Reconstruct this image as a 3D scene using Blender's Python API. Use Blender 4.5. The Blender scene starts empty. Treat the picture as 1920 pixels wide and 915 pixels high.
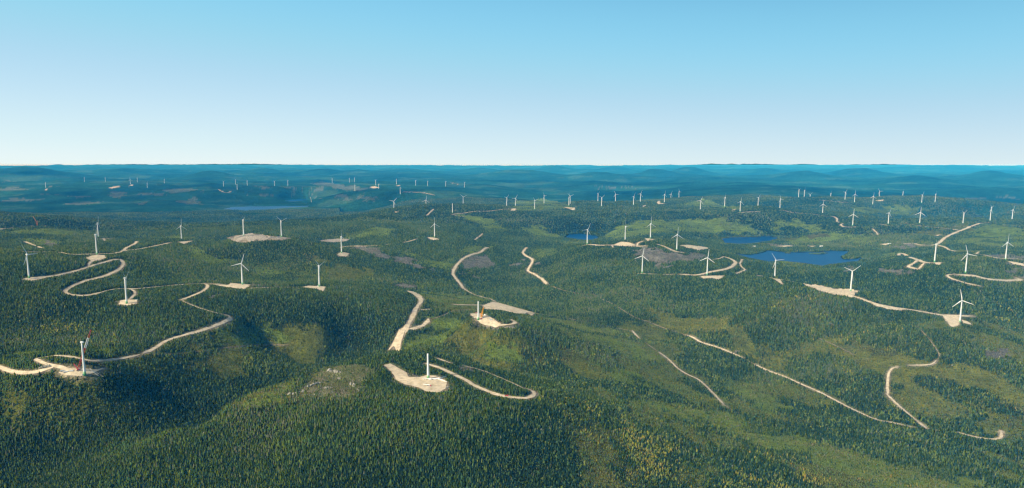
import bpy, bmesh, math, random
import numpy as np
from mathutils import Vector, Matrix

sc = bpy.context.scene
COL = sc.collection
R = math.radians
rng = np.random.default_rng(7)
random.seed(7)

# ------------------------------------------------------------------ camera, sky, sun, exposure
FPX, PX0, PY0 = 1663.0, 960.0, 640.0          # focal length and optical centre in photo pixels
PITCH = math.atan(331.0 / FPX)
HC = 800.0                                    # camera height above datum
cam_d = bpy.data.cameras.new('camera')
cam = bpy.data.objects.new('camera', cam_d)
COL.objects.link(cam)
cam.location = (0, 0, HC)
cam.rotation_euler = (math.pi / 2 - PITCH, 0, 0)
cam_d.sensor_width = 36.0
cam_d.lens = 36.0 * FPX / 1920.0
cam_d.shift_y = (PY0 - 457.5) / 1920.0
cam_d.clip_start = 1.0
cam_d.clip_end = 200000.0
sc.camera = cam

SUN_EL, SUN_AZ = R(33), math.atan2(-0.86, -0.51)
wd = bpy.data.worlds.new('World')
sc.world = wd
wd.use_nodes = True
nt = wd.node_tree
bg = nt.nodes['Background']
sky = nt.nodes.new('ShaderNodeTexSky')
sky.sky_type = 'NISHITA'
sky.sun_disc = False
sky.sun_elevation = SUN_EL
sky.sun_rotation = -SUN_AZ
sky.altitude = 900
sky.air_density = 0.5
sky.dust_density = 0.0
sky.ozone_density = 1.0
# the photograph's cyan rendition of a clear sky: one tone curve per channel on the sky texture
SKY_S = 0.11
sep = nt.nodes.new('ShaderNodeSeparateColor'); com = nt.nodes.new('ShaderNodeCombineColor')
nt.links.new(sky.outputs[0], sep.inputs[0])
for ch, pts in enumerate((((0, 0), (.03, .020), (.10, .085), (.178, .20), (.40, .43), (.80, .615), (1, .67)),
                        ((0, 0), (.07, .045), (.18, .23), (.30, .50), (.52, .585), (.75, .665), (.95, .72), (1, .73)),
                        ((0, 0), (.15, .10), (.32, .39), (.50, .68), (.70, .705), (.95, .745), (1, .75)))):
    a1 = nt.nodes.new('ShaderNodeMath'); a1.operation = 'MULTIPLY'; a1.inputs[1].default_value = SKY_S
    fc = nt.nodes.new('ShaderNodeFloatCurve'); cu = fc.mapping.curves[0]
    cu.points[0].location = pts[0]; cu.points[1].location = pts[-1]
    for q in pts[1:-1]: cu.points.new(*q)
    fc.mapping.update()
    m1 = nt.nodes.new('ShaderNodeMath'); m1.operation = 'MULTIPLY'; m1.inputs[1].default_value = 1 / SKY_S
    nt.links.new(sep.outputs[ch], a1.inputs[0]); nt.links.new(a1.outputs[0], fc.inputs['Value'])
    nt.links.new(fc.outputs[0], m1.inputs[0]); nt.links.new(m1.outputs[0], com.inputs[ch])
nt.links.new(com.outputs[0], bg.inputs[0])
bg.inputs[1].default_value = 0.92 * SKY_S

sun_d = bpy.data.lights.new('sun', 'SUN')
sun_d.energy = 5.0
sun_d.angle = R(0.55)
sun_d.color = (1.0, 0.91, 0.70)
sun = bpy.data.objects.new('sun', sun_d)
COL.objects.link(sun)
sdir = Vector((math.sin(SUN_AZ) * math.cos(SUN_EL), math.cos(SUN_AZ) * math.cos(SUN_EL), math.sin(SUN_EL)))
sun.rotation_euler = sdir.to_track_quat('Z', 'Y').to_euler()
sun.location = (-3000, -2000, 5000)

sc.view_settings.view_transform = 'Standard'
sc.view_settings.look = 'None'
sc.view_settings.gamma = 1.0
sc.view_settings.exposure = 0.42
sc.view_settings.use_curve_mapping = False
sc.render.engine = 'CYCLES'
sc.cycles.max_bounces = 6
sc.cycles.diffuse_bounces = 2
sc.cycles.glossy_bounces = 2
sc.cycles.volume_bounces = 3
sc.cycles.use_denoising = True
sc.cycles.denoiser = 'OPENIMAGEDENOISE'
sc.cycles.denoising_input_passes = 'RGB_ALBEDO_NORMAL'
sc.cycles.denoising_prefilter = 'ACCURATE'
sc.cycles.use_adaptive_sampling = False
sc.cycles.pixel_filter_type = 'BLACKMAN_HARRIS'
sc.cycles.filter_width = 1.35

# ------------------------------------------------------------------ small helpers
def tag(o, label=None, cat=None, group=None, kind=None):
    if label: o['label'] = label
    if cat: o['category'] = cat
    if group: o['group'] = group
    if kind: o['kind'] = kind
    return o

def link(o, parent=None):
    COL.objects.link(o)
    if parent: o.parent = parent
    return o

def empty(name, loc, rz=0.0):
    o = bpy.data.objects.new(name, None)
    o.empty_display_size = 4
    o.location = loc
    o.rotation_euler = (0, 0, rz)
    return link(o)

def np_mesh(name, verts, faces, mat=None, smooth=False, attrs=None, k=None):
    """verts (n,3); faces (m,k) int array"""
    me = bpy.data.meshes.new(name)
    verts = np.ascontiguousarray(verts, np.float32)
    faces = np.ascontiguousarray(faces, np.int32)
    n, m, k = len(verts), len(faces), faces.shape[1]
    me.vertices.add(n); me.vertices.foreach_set('co', verts.ravel())
    me.loops.add(m * k); me.loops.foreach_set('vertex_index', faces.ravel())
    me.polygons.add(m); me.polygons.foreach_set('loop_start', np.arange(0, m * k, k, dtype=np.int32))
    if smooth: me.polygons.foreach_set('use_smooth', np.ones(m, bool))
    for an, (tp, arr) in (attrs or {}).items():
        at = me.attributes.new(an, tp, 'POINT')
        at.data.foreach_set('color' if tp in ('FLOAT_COLOR', 'BYTE_COLOR') else 'value', np.ascontiguousarray(arr, np.float32).ravel())
    me.update(calc_edges=True)
    if mat: me.materials.append(mat)
    return me

def bm_obj(name, bm, mat, parent=None, smooth=False):
    me = bpy.data.meshes.new(name)
    bmesh.ops.recalc_face_normals(bm, faces=bm.faces)
    bm.to_mesh(me); bm.free()
    if smooth: me.polygons.foreach_set('use_smooth', [True] * len(me.polygons))
    if mat: me.materials.append(mat)
    return link(bpy.data.objects.new(name, me), parent)

def bm_box(bm, c, s, rot=None, taper=1.0):
    vs = []
    for dz in (-.5, .5):
        k = taper if dz > 0 else 1.0
        for dx, dy in ((-.5, -.5), (.5, -.5), (.5, .5), (-.5, .5)):
            v = Vector((dx * s[0] * k, dy * s[1] * k, dz * s[2]))
            if rot is not None: v = rot @ v
            vs.append(bm.verts.new(v + Vector(c)))
    for f in ((3, 2, 1, 0), (4, 5, 6, 7), (0, 1, 5, 4), (1, 2, 6, 5), (2, 3, 7, 6), (3, 0, 4, 7)):
        bm.faces.new([vs[i] for i in f])

def bm_tube(bm, a, b, ra, rb=None, n=10, caps=True):
    a, b = Vector(a), Vector(b)
    rb = ra if rb is None else rb
    q = (b - a).to_track_quat('Z', 'Y')
    r0, r1 = [], []
    for i in range(n):
        t = 2 * math.pi * i / n
        w = q @ Vector((math.cos(t), math.sin(t), 0))
        r0.append(bm.verts.new(a + w * ra)); r1.append(bm.verts.new(b + w * rb))
    for i in range(n):
        j = (i + 1) % n
        bm.faces.new((r0[i], r0[j], r1[j], r1[i]))
    if caps:
        bm.faces.new(r0[::-1]); bm.faces.new(r1)

def bm_lathe(bm, prof, n=20, M=None):
    rings = []
    for r, z in prof:
        ring = []
        for i in range(n):
            t = 2 * math.pi * i / n
            v = Vector((r * math.cos(t), r * math.sin(t), z))
            ring.append(bm.verts.new(M @ v if M is not None else v))
        rings.append(ring)
    for a, b in zip(rings, rings[1:]):
        for i in range(n):
            j = (i + 1) % n
            bm.faces.new((a[i], a[j], b[j], b[i]))
    bm.faces.new(rings[0][::-1]); bm.faces.new(rings[-1])

def mat(name, col, rough=0.8, noise=0.0, scale=0.2, spec=0.3, metal=0.0):
    m = bpy.data.materials.new(name)
    m.use_nodes = True
    t = m.node_tree
    b = t.nodes['Principled BSDF']
    b.inputs['Roughness'].default_value = rough
    b.inputs['Specular IOR Level'].default_value = spec
    b.inputs['Metallic'].default_value = metal
    if noise:
        tc = t.nodes.new('ShaderNodeTexCoord')
        n = t.nodes.new('ShaderNodeTexNoise'); n.inputs['Scale'].default_value = scale; n.inputs['Detail'].default_value = 5
        r = t.nodes.new('ShaderNodeMapRange'); r.inputs[3].default_value = 1 - noise; r.inputs[4].default_value = 1 + noise
        x = t.nodes.new('ShaderNodeVectorMath'); x.operation = 'SCALE'; x.inputs[0].default_value = col[:3]
        t.links.new(tc.outputs['Object'], n.inputs['Vector'])
        t.links.new(n.outputs[0], r.inputs[0]); t.links.new(r.outputs[0], x.inputs['Scale'])
        t.links.new(x.outputs[0], b.inputs['Base Color'])
    else:
        b.inputs['Base Color'].default_value = (*col[:3], 1)
    return m

# ------------------------------------------------------------------ noise
def _h(ix, iy, s):
    h = (ix.astype(np.int64) * 374761393 + iy.astype(np.int64) * 668265263 + s * 982451653) & 0xFFFFFFFF
    h = ((h ^ (h >> 13)) * 1274126177) & 0xFFFFFFFF
    return ((h ^ (h >> 16)) & 0xFFFF).astype(np.float32) / 65535.0

def vnoise(x, y, s=0):
    ix, iy = np.floor(x), np.floor(y)
    fx, fy = (x - ix).astype(np.float32), (y - iy).astype(np.float32)
    fx = fx * fx * (3 - 2 * fx); fy = fy * fy * (3 - 2 * fy)
    a, b = _h(ix, iy, s), _h(ix + 1, iy, s)
    c, d = _h(ix, iy + 1, s), _h(ix + 1, iy + 1, s)
    return (a + (b - a) * fx) * (1 - fy) + (c + (d - c) * fx) * fy - 0.5

def fbm(x, y, wave, octv=4, s=0, gain=0.5):
    t, amp, tot = 0, 1.0, 0.0
    ca, sa = math.cos(0.6), math.sin(0.6)
    x, y = x / wave, y / wave
    for o in range(octv):
        t = t + amp * vnoise(x, y, s + o * 17)
        tot += amp
        amp *= gain
        x, y = (ca * x - sa * y) * 2.03 + 5.2, (sa * x + ca * y) * 2.03 + 1.7
    return t / tot * 2.0          # about -1..1

def sstep(a, b, x):
    t = np.clip((x - a) / (b - a), 0, 1)
    return t * t * (3 - 2 * t)

# ------------------------------------------------------------------ photo pixel -> direction
SP, CP = math.sin(PITCH), math.cos(PITCH)
def ray(px, py):
    cx, cy = (px - PX0) / FPX, (PY0 - py) / FPX
    return cx, cy * SP + CP, cy * CP - SP         # dx, dy, dz
TILT = (340.0 - 331.0) / FPX
def survey(px, py, D):
    """distance of a surveyed point (the drops were taken with the level line 9 px higher)"""
    p = math.atan(340.0 / FPX); cx, cy = (px - PX0) / FPX, (PY0 - py) / FPX
    return D * math.hypot(cx, cy * math.sin(p) + math.cos(p)) / (math.sin(p) - cy * math.cos(p))
def ang_tan(px, py):
    dx, dy, dz = ray(px, py)
    h = math.hypot(dx, dy)
    return math.atan2(dx, dy), -dz / h            # azimuth, tangent of depression

# ------------------------------------------------------------------ turbines as surveyed: base px, base py, drop below camera, blade tips relative to the hub (px), kind, label
# base px x, y, drop (m) below the camera, blade tips seen from the hub (photo px, up positive), label
TURB = [
 (1799.9,602,675,[(-4.6,21.9),(-19.7,-15),(24,-6.2)],'large white turbine, three blades spread, on the sandy wedge pad ending the right ridge road'),
 (1595,545.6,615,[(17.2,10),(-12.5,3.1)],'white turbine with two blades in a wide V by the broad sandy strip at right'),
 (1452.5,522,608,[(-2.9,3.1),(17.5,1.9),(-8.5,-16.2)],'white turbine in front of the largest blue lake, starting the right ridge road'),
 (1325.6,518,628,[(2.4,16.2),(-16.4,-6.6),(13.8,-9.6)],'white wind turbine on the flat sandy pad just below the wide curved gravel road'),
 (1204,513,628,[(3.1,15),(-15,-6.2),(12.5,-10.9)],'white wind turbine standing in front of the burnt grey slope, with one blade straight up'),
 (1268.8,471,552,[(-11.6,-6.2),(10.9,-7.8)],'turbine at the end of the short sloping gravel road above the burnt grey slope'),
 (1219.4,448,515,[(9.7,-6.8)],'white wind turbine on a small pale pad in front of the light green hillside'),
 (1172,454.6,540,[(-1,2.5),(11.2,-1.9)],'white wind turbine with one blade pointing right, behind the sandy mound on the central hilltop'),
 (1101,459,552,[(6,10.6),(-10.2,-1.5),(5.6,-8.8)],'white turbine with its blades in front of the small central pond, starting the hilltop track'),
 (815,446.5,555,[(0.4,2.9),(9.1,-7.8),(-9.6,-10)],'white turbine alone on an oval sandy pad topping the round dark hill near the centre'),
 (640.6,476,560,[(-1.2,15.6),(-2.5,-10.6)],'turbine seen edge-on, standing on a small round pad at the crest of a dark slope'),
 (528,446,470,[(-7.1,6.2),(11.6,3.5)],'turbine with two raised blades in a V, at the right end of the stony ridge'),
 (599,539.4,585,[(-4.4,6.2),(10.6,6),(-6.2,-18.8)],"white turbine with one blade hanging by its tower, on the mid-left ridge's right end"),
 (454.8,535,562,[(6.9,18.8),(-20,-5.6)],'white turbine, one blade up and one pointing left, by the long mid-left ridge pad'),
 (457,441.5,455,[(-0.4,8.8)],'white wind turbine standing behind the bare stony heap on the left ridge'),
 (341,453,510,[(0.4,14),(-10.4,-6)],'turbine on a thin pale pad left of the stony ridge, one blade straight up'),
 (54.8,522.7,480,[(-8.4,17.5),(-8.4,-17.1)],'turbine nearest the left edge, its blades opening to the left above the forest road'),
 (182,478.8,460,[(-3.4,-1.9),(8.5,-9.4),(0.8,2.1)],'tall white wind turbine standing just above the double hairpin of the left gravel road'),
 (185,447,520,[(1.2,14.4),(-5,-1.9)],'white turbine half hidden behind the left hill, directly above the turbine by the hairpins'),
 (237.7,568.6,540,[(-4.8,12.4),(0,-18)],'tall turbine on the square sandy pad reached by a short S-shaped spur at left'),
 (1752,493,545,[(2.7,7)],'white wind turbine seen edge-on beside the looped sandy road at right'),
 (1810,513.5,561,[(-4.4,13.1),(-11.2,-12.8)],'white wind turbine at the head of the long sandy hairpin pad near the right edge'),
 (1885,489,540,[(-2.1,8.8),(-12.1,-7.8),(8.5,-8.5)],'white wind turbine beside the grey cutover strip at the right edge'),
 (1598.5,424.8,555,[(0.6,8.1),(-10,-5.6),(8,-5.9)],'turbine at the tip of the zigzag road far right of centre, one blade straight up'),
 (1665,422.8,540,[(-6.5,-0.9)],'white turbine with one blade showing, between the zigzag road and the far right pond'),
 (1724,421.9,550,[(0.9,9.4),(-10.4,-4.4),(9,-5.2)],'white wind turbine standing in front of the small blue pond at far right'),
 (1805,422.8,545,[(-5,4.6)],'turbine just left of the upper end of the wide straight dirt road at right'),
 (1856,416.9,535,[(4.8,-6.2),(-3.4,-0.6)],'white wind turbine at the top end of the wide straight dirt road at right'),
 (1858,397,575,[],'turbine whose tower rises directly behind the one topping the straight dirt road'),
 (1897,415.6,555,[(7.2,-7.5),(-2.8,-0.6)],'rightmost white wind turbine of the far right row, close to the photo edge'),
 (1462,393.8,490,[(-3.5,-6.9)],'white wind turbine at the left start of the long pale zigzag ridge road'),
 (1542,403.5,530,[(0.8,9.4),(-7.1,-4.4)],'white wind turbine midway along the long pale zigzag ridge road'),
 (1636,387,540,[(0.4,5.6),(-6.2,-3.1)],'white wind turbine in front of the dark wood just left of the distant pinkish pad'),
 (1648,374,505,[(-2.1,3.8),(6.6,0.6),(-2.8,-6.2)],'distant white wind turbine on the pinkish pad above the dark wood at right'),
 (1602,380,495,[(0.2,5.6),(-5.4,-3.8),(5.2,-3.8)],'distant turbine just right of the straight pale track, one blade up, two down'),
 (1584,377.8,490,[(2.5,4.8),(-5,-0.2)],'distant turbine at the right end of the straight pale track on the far right ridge'),
 (1557,373.8,500,[(0.3,5)],'distant white wind turbine standing behind the straight pale track on the far right ridge'),
 (1518,379,560,[(4.6,3.8),(-4.1,1.9)],'distant turbine sunk behind the far right ridge with two blades in a low wide V'),
 (1507.5,373,490,[(0.3,-6)],'distant white wind turbine, middle one of three close together beside the dark rounded hill'),
 (1497,372.5,480,[(2.1,3.5)],'distant white wind turbine, leftmost of three close together beside the dark rounded hill'),
 (1692,375,520,[(0.4,6)],'distant turbine behind the dark wood, leftmost of the last three on the far right'),
 (1728,381,500,[(-3.8,0.2)],'distant turbine with a blade pointing left, middle of the last three on the far right'),
 (1752.8,382,507,[(0.4,6)],'distant white wind turbine, rightmost of the last three on the far right ridge'),
 (1312.9,396.9,516,[(3.8,7.2),(-8.1,-0.9),(5.6,-7.1)],'white wind turbine alone on the dark forest slope right of centre, one blade pointing left'),
 (1358.5,389.4,480,[(0.3,8),(0.2,-4)],'white wind turbine seen edge-on in front of the pale green hollow'),
 (1387.5,398,480,[(0.4,6.2),(-7.5,-3.1),(5.6,-6.2)],'white wind turbine on the long thin sandy pad in the dark forest right of centre'),
 (1421,389.8,480,[(3.5,6.9),(-4,0.2)],'white wind turbine just right of the long thin sandy pad in the dark forest'),
 (1187.8,386.9,505,[(-5,-1.9),(1,4)],'turbine on the middle ridge, second to the left of the pad shaped like a hook'),
 (1200.6,381,500,[(2.8,5.6),(4.6,-6.2),(-6,-1.2)],'turbine on the middle ridge, next to the left of the pad shaped like a hook'),
 (1245.6,381.5,500,[(0.5,6.9),(-4.8,-2.2)],'white wind turbine standing on the hook-shaped pad on the middle ridge'),
 (1257.8,373.5,530,[(1.2,4.8),(-5,-0.9)],'turbine half hidden by the hill, left one of the pair right of the hook-shaped pad'),
 (1272.8,372.8,525,[(-0.4,3.8),(4.4,-1.2)],'turbine half hidden by the hill, right one of the pair right of the hook-shaped pad'),
 (1121,380,516,[(2,5.2)],"white turbine just behind a V-bladed one at the middle ridge's forest edge, one blade up"),
 (1127.8,389.4,500,[(5.9,3.8),(-5.6,2.2)],"turbine, blades in a V, front one of two at the middle ridge's forest edge"),
 (1153.8,381,533,[(-1.9,5.6),(7.5,-0.6),(-3.1,-5.6)],'white wind turbine on the middle ridge standing alone between two pairs, one blade pointing right'),
 (1069,385.6,519,[(-5,3.8),(6.9,2.5)],'white turbine with a wide V of blades, back one of two by the pink excavation'),
 (1066.5,388,514,[(-2.5,-3.1)],'white wind turbine in front of the V-bladed one, beside the pink excavation'),
 (1020,382.8,514,[(4.8,0.4),(-2.1,-5)],'turbine on the open green shoulder of the middle ridge, one blade level to the right'),
 (1002.5,394.8,520,[(-2.1,-8.1),(6,1.9)],'turbine at the edge of the dark forest on the green shoulder of the middle ridge'),
 (966.5,389,530,[(4.8,6.6),(-6.5,-0.9),(4.1,-5.9)],'white turbine by pink soil ending the middle ridge road, right one of two'),
 (950,390,510,[(4,5),(-5,0.4)],'white turbine by pink soil ending the middle ridge road, left one of two'),
 (868.5,385.6,500,[(-6.6,4.4),(6.5,2.5)],'white wind turbine with two raised blades behind the dark wooded knob of the middle ridge'),
 (799,391.5,510,[(0.4,6.9),(-7.5,-2.5)],"white turbine on the central hill's left shoulder, beside a short steep pale track"),
 (738.8,396.3,525,[(4.6,4.5),(-11,2.2)],'white wind turbine at the far left end of the shoulder of the central hill'),
 (750.6,364.4,500,[],'distant white wind turbine at the bend of a pale hazy track left of centre'),
 (743.5,347.5,475,[(0.2,3.8)],'distant turbine on a pale pad above the bend of the hazy track left of centre'),
 (779.5,350,490,[],'hazy wind turbine right of the upper pale pad, first of four in a spaced row'),
 (802,351,500,[],'distant hazy wind turbine, second of four in a spaced row left of centre'),
 (835.8,352.8,530,[],'distant hazy wind turbine, third of four in a spaced row left of centre'),
 (870.8,352.8,530,[],'hazy wind turbine, last to the right of four in a spaced row'),
 (710,358.8,520,[],'distant white wind turbine just below the pink gravel patch on the brown cutover hill'),
 (704.6,349.8,480,[],'distant white wind turbine standing on the pink gravel patch of the brown cutover hill'),
 (665.6,359.4,500,[],'distant white wind turbine at the lower edge of the brown cutover on the hazy hill'),
 (665,343,485,[],'distant white wind turbine directly above another one, on the crest of the brown cutover hill'),
 (655.4,345,510,[],'faint far wind turbine just left of the crest turbine on the brown cutover hill'),
 (623,345,510,[],'faint far wind turbine at the left end of the crest of the brown cutover hill'),
 (540,350.6,500,[(-0.4,4.4)],'distant turbine at the right end of the pale cutover on the hazy left plateau'),
 (515,351.3,550,[],'distant turbine at the left side of the pale cutover on the hazy left plateau'),
 (463.8,350.6,520,[],'distant white wind turbine just left of a pale yellow clearing on the hazy left plateau'),
 (445,357.8,526,[],'distant white wind turbine right of the pale V-shaped track on the hazy left plateau'),
 (442,348,520,[],'faint far wind turbine standing behind the one right of the V-shaped track'),
 (419.4,351.9,520,[],'distant white wind turbine above the pale V-shaped track on the hazy left plateau'),
 (308.5,347,535,[(0.6,3.8)],'distant leaning-looking white wind turbine, rightmost of the far left group'),
 (276.5,354.8,555,[],'distant white wind turbine lowest in the far left group, in front of dark woods'),
 (257.8,343.5,510,[(-2,0.8)],'distant white wind turbine just right of the pale pad in the far left group'),
 (244.8,347.5,500,[(-0.6,5)],'distant white wind turbine on a small pale pad in the far left group'),
 (197.9,343.8,520,[(0,3.5)],'distant white wind turbine, second from the left along the far left skyline ridge'),
 (158.8,343.5,520,[],'distant white wind turbine, leftmost along the far left skyline ridge'),
 (86,354.4,540,[],'distant turbine nearest the left edge in the hazy distance, on a tiny pinkish pad'),
]
# bare towers: base px, drop, height, has nacelle, label
BARE = [
 (158.7,699.8,612,98,True,'tall white tower with a nacelle but no blades, beside the red lattice crane'),
 (803,711.7,630,78,False,'bare white tower stub with green foot rings on the sandy pad nearest the camera'),
 (897,595.4,614,77,False,'bare white tower stub beside the yellow crane on the hilltop loop'),
 (848.5,402,510,98,False,'bare white turbine tower without rotor at the left end of the middle ridge road'),
]
# terrain survey: photo px, py, drop
SURV = [
 (1480,526.5,606),(1550,541,610),(1680,577,648),(1740,587,664),
 (-150,915,740),(100,915,735),(300,915,728),(500,915,715),(750,915,703),(1000,915,706),(1200,915,715),(1400,915,722),(1600,915,728),(1900,915,745),(2080,915,750),
 (100,830,715),(300,830,720),(500,830,688),(700,830,668),(900,830,668),(1100,830,688),(1300,830,715),(1500,840,728),(1750,830,745),(1900,840,748),
 (760,748,632),(650,760,640),(900,752,637),(1000,768,652),(700,735,634),(560,780,662),
 (1100,745,686),(1250,780,708),(1500,800,732),(1700,815,742),
 (1300,635,715),(1390,668,722),(1560,755,738),(1870,820,750),(1700,700,712),(1650,650,690),(1850,700,705),(1500,620,690),(1400,580,655),(1300,590,692),(1200,580,685),(1100,560,690),(1920,640,690),(1500,700,728),
 (430,757,668),(330,803,690),(520,717,645),(250,855,708),(150,900,728),(660,690,690),(50,780,680),(200,790,695),(350,720,685),(0,690,625),(100,640,625),(150,600,592),(100,560,525),(150,660,625),
 (270,660,628),(430,595,600),(350,570,570),(390,535,560),(450,490,570),(400,470,535),(400,455,480),(300,480,500),(240,490,490),(200,500,490),(130,540,520),(320,600,590),
 (330,432,720),(500,428,715),(100,400,675),(250,420,705),(600,425,700),(560,450,560),(700,430,528),(630,450,585),(700,470,588),(750,490,620),(880,500,655),(880,475,625),(940,440,600),(900,420,560),(960,480,660),(1000,470,650),
 (1020,520,688),(900,540,690),(770,548,640),(850,560,680),(1120,490,605),(1050,500,655),(1150,520,650),(1000,545,692),
 (600,600,640),(650,655,705),(500,690,690),(300,720,675),(500,650,688),(737,657,698),(760,610,668),(850,630,685),(900,700,685),(1000,690,690),(1000,640,662),(960,610,620),(925,626,648),(862,604,640),(985,616,642),(900,664,695),(960,575,676),(1030,590,690),(1200,650,708),(1150,690,705),(1000,740,642),(940,700,672),
 (620,690,622),(700,672,622),(800,662,618),(760,690,625),(850,672,635),(600,712,632),(520,725,655),
 (1250,495,600),(1200,495,610),(1060,455,650),(1090,449,652),(1115,443,652),
 (1360,455,655),(1450,446,655),(1400,456,655),(1400,445,655),(1400,480,660),(1440,489,660),(1540,497,660),(1600,488,660),(1590,471,660),(1450,471,660),(1510,473,660),
 (1300,450,625),(1300,420,575),(1200,425,570),(1100,420,575),(1100,435,640),(1000,430,605),(1500,430,600),(1560,440,600),(1640,450,605),(1620,500,640),(1520,510,650),(1700,530,605),(1650,560,648),(1750,570,655),(1850,560,640),(1900,520,600),(1850,450,565),(1780,470,590),(1720,460,610),(1750,412,640),(1730,407,640),(1900,600,685),
 (430,392,700),(570,386,700),(500,384,700),(300,395,680),(100,380,640),(0,365,600),(250,370,600),(600,370,640),(640,398,655),(700,390,690),(620,360,560),
 (0,400,480),(-80,399,478),(-250,402,490),(45,414,488),(70,424,470),(60,440,500),(100,460,520),(20,470,500),(-80,470,520),(120,445,505),
 (900,370,600),(1000,360,620),(1100,365,620),(1450,355,440),(1400,362,480),(1300,375,520),(1250,372,500),(1700,365,560),(1850,380,620),(1600,360,560),(1900,350,520),
]
# hidden ground: px column, distance, drop
HID = [(430,2750,724),(330,2560,732),(520,2870,712),(620,2980,700),(-300,1200,800),(300,1200,800),(960,1200,790),(1600,1200,800),(2200,1200,800),(-300,600,830),(960,600,830),(2200,600,830),
 (760,3050,690),(680,3050,695),(830,3080,690),(600,3000,700),(350,6400,650),(480,6300,640),(560,6400,660),(0,8200,570),(100,7800,600),(800,9800,640),(950,10600,640),(1100,12500,650),(1250,12600,640),(1400,10500,620),(1550,12500,640),(1700,13500,640),
 (897,3800,668),(960,3780,672),(1600,4700,670),(1450,4950,660),(1800,4250,690),(1330,5200,600),(640,6000,600),(600,4500,610),(450,4450,590),
 (-600,2500,700),(-600,4000,620),(-600,8000,560),(2500,2500,740),(2500,4000,680),(2500,8000,600),(-900,20000,520),(2800,20000,520)]
for _c, _y in ((-500, 310), (-200, 310), (100, 310), (350, 310), (600, 310.3), (900, 310.5), (1200, 310.3), (1500, 310.2), (1800, 310), (2300, 310)):
    for _d, _k in ((21000, 33), (30000, 21), (42000, 11), (55000, 5), (68000, 0)):
        HID.append((_c, _d, (_y + _k - 309.0) / FPX * _d + _d * TILT))
# ------------------------------------------------------------------ terrain height field on a fan grid
def ctrl_points():
    P = []
    for bx, by, D, *_ in TURB + BARE:
        a, t = ang_tan(bx, by); d = survey(bx, by, D); P.append((a, math.log(d), d * t - 1.6 * d / FPX))
    for px, py, D in SURV:
        if D > 655 and py > 490: D += 1.1 * (D - 655)          # let the valleys fall away
        a, t = ang_tan(px, py); d = survey(px, py, D); P.append((a, math.log(d), d * t))
    for px, d, D in HID:
        P.append((math.atan2(px - PX0, FPX), math.log(d), D + (0.75 * (D - 655) if D > 655 and 2000 < d < 5500 else 0) - d * TILT))
    return np.array(P)

U = np.concatenate([np.linspace(R(-80), R(-36.5), 60)[:-1], np.linspace(R(-36.5), R(36.5), 1450), np.linspace(R(36.5), R(80), 60)[1:]])
NC = len(U)
V = np.concatenate([np.linspace(math.log(300), math.log(1500), 60)[:-1], np.linspace(math.log(1500), math.log(14000), 760)[:-1], np.linspace(math.log(14000), math.log(70000), 170)])
NR = len(V)
UU, VV = np.meshgrid(U, V)
DD = np.exp(VV)
GX, GY = DD * np.sin(UU), DD * np.cos(UU)

def relief(x, y, d):
    near = fbm(x, y, 420, 4, 3) * 22 + fbm(x, y, 1200, 2, 31) * 46
    far = fbm(x, y, 3300, 5, 11, 0.55)
    far = (0.9 - np.abs(far) * 2.0) * 105 + fbm(x, y, 7000, 2, 71) * 80 + fbm(x, y, 900, 4, 41) * 42
    w = sstep(9.25, 9.85, np.log(np.maximum(d, 10)))
    z = near * (1 - w) * sstep(6.5, 7.6, np.log(np.maximum(d, 10))) + far * w
    return z

CPT = ctrl_points()
_cd = np.exp(CPT[:, 1])
_cx, _cy = _cd * np.sin(CPT[:, 0]), _cd * np.cos(CPT[:, 0])
_tgt = -CPT[:, 2] - relief(_cx, _cy, _cd)
def _k(r2):
    return 0.5 * r2 * np.log(r2 + 1e-9)
def tps_fit(lam=0.00025):
    p = CPT[:, :2]
    n = len(p)
    K = _k(((p[:, None] - p[None]) ** 2).sum(-1)) + lam * np.eye(n)
    Q = np.c_[np.ones(n), p]
    A = np.block([[K, Q], [Q.T, np.zeros((3, 3))]])
    return np.linalg.solve(A, np.r_[_tgt, np.zeros(3)])
_W = tps_fit()
def tps_eval(u, v):
    out = np.empty(u.shape, np.float32)
    p = CPT[:, :2].astype(np.float32); w = _W.astype(np.float32)
    uf, vf = u.ravel().astype(np.float32), v.ravel().astype(np.float32)
    o = out.ravel()
    for i in range(0, len(uf), 60000):
        a, b = uf[i:i + 60000, None], vf[i:i + 60000, None]
        r2 = (a - p[None, :, 0]) ** 2 + (b - p[None, :, 1]) ** 2
        o[i:i + 60000] = (0.5 * r2 * np.log(r2 + 1e-9)) @ w[:-3] + w[-3] + w[-2] * a[:, 0] + w[-1] * b[:, 0]
    return o.reshape(u.shape)
# the smooth part is evaluated on every 3rd node and interpolated
_uc = np.clip(U, R(-42), R(42)); _us = np.linspace(R(-42), R(42), 420); _vs = np.linspace(V[0], V[-1], 420)
_S = tps_eval(*np.meshgrid(_us, _vs))
def _cub(A, t):      # Catmull-Rom along axis 0 at fractional rows t
    i = np.clip(np.floor(t).astype(int), 0, A.shape[0] - 2); f = (t - i)[:, None]
    g = lambda k: A[np.clip(i + k, 0, A.shape[0] - 1)]
    a, b, c, d = g(-1), g(0), g(1), g(2)
    return b + 0.5 * f * (c - a + f * (2 * a - 5 * b + 4 * c - d + f * (3 * (b - c) + d - a)))
_t = _cub(_S, (V - _vs[0]) / (_vs[1] - _vs[0]))
_t = _cub(_t.T, (_uc - _us[0]) / (_us[1] - _us[0])).T
_far = sstep(math.log(19000), math.log(24000), VV)
GZ = HC + np.where(_far > 0, np.clip(_t, -640, -15) * _far + _t * (1 - _far), _t) + relief(GX, GY, DD)

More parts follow.
